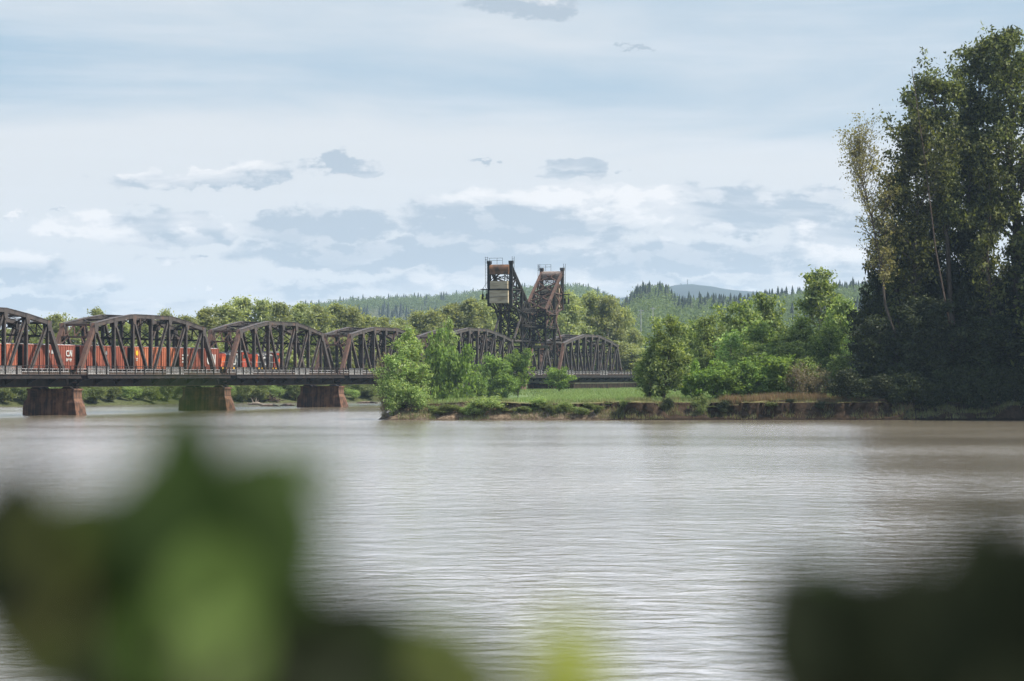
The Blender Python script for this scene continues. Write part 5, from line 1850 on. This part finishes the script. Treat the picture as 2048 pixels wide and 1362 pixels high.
# ------------------------------------------------------------- grass, brush
def blades(name, n, xr, yr, h, w, mat, label, seed, dens=None, cat='grass', dmin=3.4):
    g = np.random.default_rng(seed)
    X = g.uniform(xr[0], xr[1], n); Y = yr[0] + (yr[1] - yr[0]) * g.random(n) ** 1.3
    d = shore_dist(X, Y)
    k = d > dmin
    if dens is not None: k &= dens(X, Y, d, g)
    X, Y = X[k], Y[k]
    Z = height(X, Y)
    n = len(X)
    hh = h * g.uniform(.5, 1.35, n)
    a = g.uniform(0, PI, n)
    lx, ly = g.normal(0, .25, n) * hh, g.normal(0, .25, n) * hh
    dx, dy = np.cos(a) * w, np.sin(a) * w
    V = np.stack([np.stack([X - dx, Y - dy, Z - .05], 1), np.stack([X + dx, Y + dy, Z - .05], 1), np.stack([X + lx, Y + ly, Z + hh], 1)], 1).reshape(-1, 3)
    o = link(name, quads_mesh(name, V, M[mat], 3))
    tag(o, label, cat, kind='stuff')


blades('grass', 60000, (-16, 75), (338, 440), .42, .05, 'grass', 'fresh green grass covering the river flat', 1)
blades('grass', 50000, (-5, 90), (440, 680), .45, .09, 'grass', 'distant green grass in front of the bridge', 2, dmin=8)
blades('bank_grass', 30000, (-17, 80), (334.9, 343), .5, .035, 'reed', 'yellowish grass tufts on the broken edge of the cut bank', 3,
       lambda X, Y, d, g: (vnoise(X, Y, 1.6, 31) > .45) & (d < 6), dmin=.15)
blades('dry_grass', 26000, (16, 60), (335.8, 343), .95, .03, 'dry', 'tan dry grass hanging over the dark cut bank', 4,
       lambda X, Y, d, g: (d < 7) & (vnoise(X, Y, 2.5, 33) + .45 * np.exp(-((X - 37) / 9) ** 2) + .25 * (g.random(len(X)) - .5) > .85), dmin=1.1)
blades('bank_grass', 9000, (14, 75), (335.2, 338.5), .6, .03, 'reed', 'shaggy green fringe along the lip of the dark cut bank', 6,
       lambda X, Y, d, g: (vnoise(X, Y, 2.1, 35) > .42), dmin=.7)

# driftwood
r = empty('driftwood', at(512, 812.5, 0.0 + 6.1 * F / 60))
r.location.z = 0
tag(r, 'pale snapped driftwood stump lying in the shallows left of the third pier', 'driftwood')
mb = MB()
mb.tube([(-1.6, 0, .25), (-.6, 0, .5), (.3, .1, .55), (1.6, 0, .2), (3.4, .2, .05)], [.1, .3, .34, .2, .05], 7)
mb.build('trunk', M['bark_pale'], r, True)
mb = MB()
for a, b in (((-.5, 0, .5), (-.9, 0, 1.6)), ((-.1, 0, .6), (.1, .1, 1.7)), ((.1, 0, .6), (.6, 0, 1.3)), ((-.9, 0, .4), (-1.9, 0, .7))):
    mb.tube([a, b], [.16, .05], 5)
mb.build('root', M['bark_pale'], r)
p = at(530, 812, 0 + 6.1 * F / 60.5)
for x, y, lab, L in ((540, 812.5, 'low dark waterlogged log right of the pale stump', 4.0), (575, 811.5, 'second dark log close to the third pier', 3.0), (735, 806.5, 'thin dark log in the channel left of the point', 5.0)):
    Yd = CZ * F / (y - HY)
    o = empty('driftwood', ((x - 1024) / F * Yd, Yd, 0)); tag(o, lab, 'driftwood')
    mb = MB(); mb.tube([(-L / 2, 0, .05), (-L / 5, 0, .22), (L / 5, .1, .2), (L / 2, 0, .03)], [.08, .22, .2, .06], 7); mb.build('trunk', M['drift'], o, True)
    mb = MB(); mb.tube([(L / 6, 0, .2), (L / 5, 0, .6)], [.09, .05], 5); mb.build('branch', M['drift'], o)
# dark heap of washed-up brush on the far bank
r = empty('brush_heap', (0, 0, 0)); Yh = 556
q = at(531, 800, Yh); r.location = (q.x, Yh, gz(q.x, Yh) - .3)
tag(r, 'dark heap of washed-up branches on the far bank behind the driftwood', 'brush heap')
mb = MB(); lr = random.Random(9)
for k in range(170):
    a = lr.gauss(0, 1.5); z = max(.05, 1.35 * math.exp(-(a / 2.0) ** 2) * lr.random())
    d = Vector((lr.uniform(-1, 1), lr.uniform(-.6, .6), lr.uniform(-.25, .35))).normalized() * lr.uniform(.6, 1.6)
    c = Vector((a, lr.uniform(-1, 1), z))
    mb.tube([c - d, c + d], [.1, .05], 4)
mb.build('branches', M['tie'], r)

# --------------------------------------------------- shrubs by the photographer
def leaf_blade(L, Wd, fold=.18, curl=.12):
    """ovate blade with a midrib fold, base at origin, tip along +y, facing -z... thickness from two skins"""
    n = 12
    rows = []
    for i in range(n + 1):
        t = i / n
        w = Wd / 2 * max(0, math.sin(PI * t ** .8)) ** .62
        if i in (0, n): w = .0008
        saw = 1 + (.04 if i % 2 else -.03)
        z = -curl * L * t * t
        rows.append([(-w * saw, t * L, z + fold * w), (-w * .5, t * L, z + fold * w * .35), (0, t * L, z), (w * .5, t * L, z + fold * w * .35), (w * saw, t * L, z + fold * w)])
    vs = [p for r_ in rows for p in r_]
    fs = []
    for i in range(n):
        for k in range(4):
            fs.append((i * 5 + k, i * 5 + k + 1, (i + 1) * 5 + k + 1, (i + 1) * 5 + k))
    return vs, fs


def garden_shrub(label, leaves, root_px, group=None):
    """leaves: (x, y of blade centre, distance, length px, width px, tip angle deg from up clockwise, tilt deg, kind)"""
    rx = (root_px - 1024) / F * .95
    r = empty('leafy_shrub', (rx, .95, 4.42))
    tag(r, label, 'shrub', 'blurred shrubs close to the camera')
    st = MB()
    byk = {}
    for j, (x, y, d, L, Wp, ang, tilt, kind) in enumerate(leaves):
        c = at(x, y, d) - Vector(r.location)
        Lm, Wm = L / F * d, Wp / F * d
        vs, fs = leaf_blade(Lm, Wm)
        a = math.radians(ang)
        # blade local: +y tip, +z normal. stand it up facing the camera (-Y), tilt about its own width
        m = (Matrix.Translation(c) @ Matrix.Rotation(a, 4, 'Y') @ Matrix.Rotation(math.radians(tilt), 4, 'X') @ Matrix.Rotation(PI / 2, 4, 'X')
             @ Matrix.Translation((0, -Lm / 2, 0)))
        P = [m @ Vector(p) for p in vs]
        byk.setdefault(kind, MB()).add(P, fs)
        base = m @ Vector((0, 0, 0))
        stem = Vector((base.x * .6, .05, min(base.z - .12, 1.2)))
        st.tube([base, base.lerp(stem, .5) + Vector((0, .01, -.01)), stem], [.0012, .0018, .0025], 5)
        st.tube([stem, Vector((stem.x * .5, .03, stem.z * .5)), Vector((0, 0, -.05))], [.004, .007, .010], 6)
    st.build('stems', M['bark'], r, True)
    nm = {'y': 'shrub_yellow', 'm': 'shrub_mid', 'd': 'shrub_dark', 'l': 'shrub_light', 'o': 'shrub_olive'}
    for k, mb in byk.items():
        o = mb.build('foliage', M[nm[k]], r, True)
        if k == 'l': o['label'] = 'yellow-green leaves tinted bright as if sunlit'
        if k == 'o': o['label'] = 'olive leaves'


garden_shrub('out-of-focus leafy shrub filling the bottom left, dark green with a bright green leaf', [
    (405, 1050, .80, 440, 250, -8, 10, 'm'), (535, 1060, .82, 360, 270, 5, -10, 'm'), (470, 1180, .86, 400, 340, -20, 8, 'd'), (372, 905, .84, 270, 170, 2, 5, 'm'),
    (640, 935, .95, 110, 80, 30, -40, 'm'), (520, 975, .9, 230, 190, 50, 0, 'm'),
    (425, 1170, .66, 150, 110, 4, -30, 'l'), (300, 1285, .70, 150, 100, -50, -35, 'l'), (450, 1310, .70, 170, 100, 30, -25, 'l'),
    (105, 1150, .85, 300, 260, -12, 10, 'm'), (20, 1090, .82, 360, 260, 10, 10, 'd'), (110, 1080, .66, 110, 90, 0, -10, 'o'),
    (215, 1160, .88, 300, 200, 25, 0, 'm'), (60, 1240, .84, 240, 160, 70, 10, 'o'), (190, 1270, .86, 320, 250, 10, 5, 'm'), (250, 1370, .84, 280, 240, -30, 10, 'm'),
    (540, 1300, .86, 380, 330, 60, 5, 'm'), (700, 1330, .86, 320, 200, 80, -10, 'd'), (815, 1325, .88, 260, 190, 75, 10, 'm'), (890, 1310, .80, 120, 100, 20, -25, 'o'),
    (350, 1260, .9, 440, 330, 0, 0, 'd'), (120, 1270, .88, 280, 210, 20, 0, 'm'), (60, 1190, .88, 260, 220, -20, 0, 'd'), (670, 1290, .88, 300, 230, 50, 0, 'd'), (790, 1300, .88, 240, 200, 70, 0, 'm'), (870, 1300, .86, 190, 160, 60, 0, 'm'), (250, 1040, .9, 190, 150, 20, 0, 'm'), (300, 1010, .9, 200, 140, -10, 0, 'm'), (640, 1300, .88, 260, 200, 60, 0, 'd'), (760, 1310, .88, 260, 170, 80, 0, 'm'), (900, 1345, .86, 220, 170, 70, 0, 'm'), (960, 1375, .86, 200, 110, 80, 0, 'o'), (600, 1390, .9, 460, 230, 90, 0, 'm'), (850, 1390, .9, 300, 140, 90, 0, 'm'), (60, 1060, .9, 170, 150, -30, 10, 'd'), (150, 1060, .9, 190, 170, 30, 10, 'm'), (215, 1075, .9, 200, 160, 20, 10, 'm'), (270, 1120, .9, 240, 170, 5, 10, 'm'), (10, 1010, .9, 130, 110, -10, 10, 'm'),
], 450)
garden_shrub('single out-of-focus yellow-green sprig at the bottom centre', [
    (1135, 1285, .80, 170, 150, -15, -30, 'y'), (1110, 1340, .8, 150, 120, 20, -30, 'y'), (1170, 1370, .76, 140, 120, 40, -25, 'y'), (1075, 1385, .80, 140, 90, -60, 0, 'o'), (1200, 1390, .8, 120, 80, 70, 0, 'o'),
], 1130)
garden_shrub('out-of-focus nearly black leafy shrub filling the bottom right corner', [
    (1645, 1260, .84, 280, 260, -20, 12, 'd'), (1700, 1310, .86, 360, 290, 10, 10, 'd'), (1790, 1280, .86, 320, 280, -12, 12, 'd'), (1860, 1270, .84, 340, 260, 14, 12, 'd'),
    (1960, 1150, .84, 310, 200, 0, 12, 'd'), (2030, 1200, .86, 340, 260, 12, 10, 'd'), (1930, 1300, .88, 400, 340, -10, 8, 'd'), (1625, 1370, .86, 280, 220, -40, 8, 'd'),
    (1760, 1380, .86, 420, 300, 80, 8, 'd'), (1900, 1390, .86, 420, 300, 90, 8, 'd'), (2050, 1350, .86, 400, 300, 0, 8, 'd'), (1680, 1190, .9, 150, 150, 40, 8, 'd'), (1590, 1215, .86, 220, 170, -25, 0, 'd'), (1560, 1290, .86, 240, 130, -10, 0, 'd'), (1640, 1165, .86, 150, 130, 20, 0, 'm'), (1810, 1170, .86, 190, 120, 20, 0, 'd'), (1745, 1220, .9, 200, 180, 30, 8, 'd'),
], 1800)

# ----------------------------------------------------------------------- air
mb = MB(); mb.box((-5000, -120, -4.3), (5000, 8200, 290))
hz = mb.build('haze', M['steel'])
hm, nt, out = newmat('pale_air')
pv_ = N(nt, 'ShaderNodeVolumePrincipled', ins={'Color': (.62, .82, 1.0, 1), 'Density': 7.0e-5, 'Anisotropy': .2})
nt.links.new(pv_.outputs[0], out.inputs['Volume'])
hz.data.materials.clear(); hz.data.materials.append(hm)
tag(hz, 'pale blue air that fades the far hills', 'haze', kind='stuff')

# -------------------------------------------------------------------- render
scene.render.engine = 'CYCLES'
cy = scene.cycles
cy.use_denoising = True
try:
    cy.denoiser = 'OPENIMAGEDENOISE'
except Exception:
    pass
cy.max_bounces = 6
cy.diffuse_bounces = 2
cy.glossy_bounces = 2
cy.transmission_bounces = 3
cy.volume_bounces = 0
cy.transparent_max_bounces = 6
cy.sample_clamp_indirect = 4
vs_ = scene.view_settings
vs_.view_transform = 'Standard'
vs_.look = 'None'
vs_.gamma = 1
vs_.exposure = .75
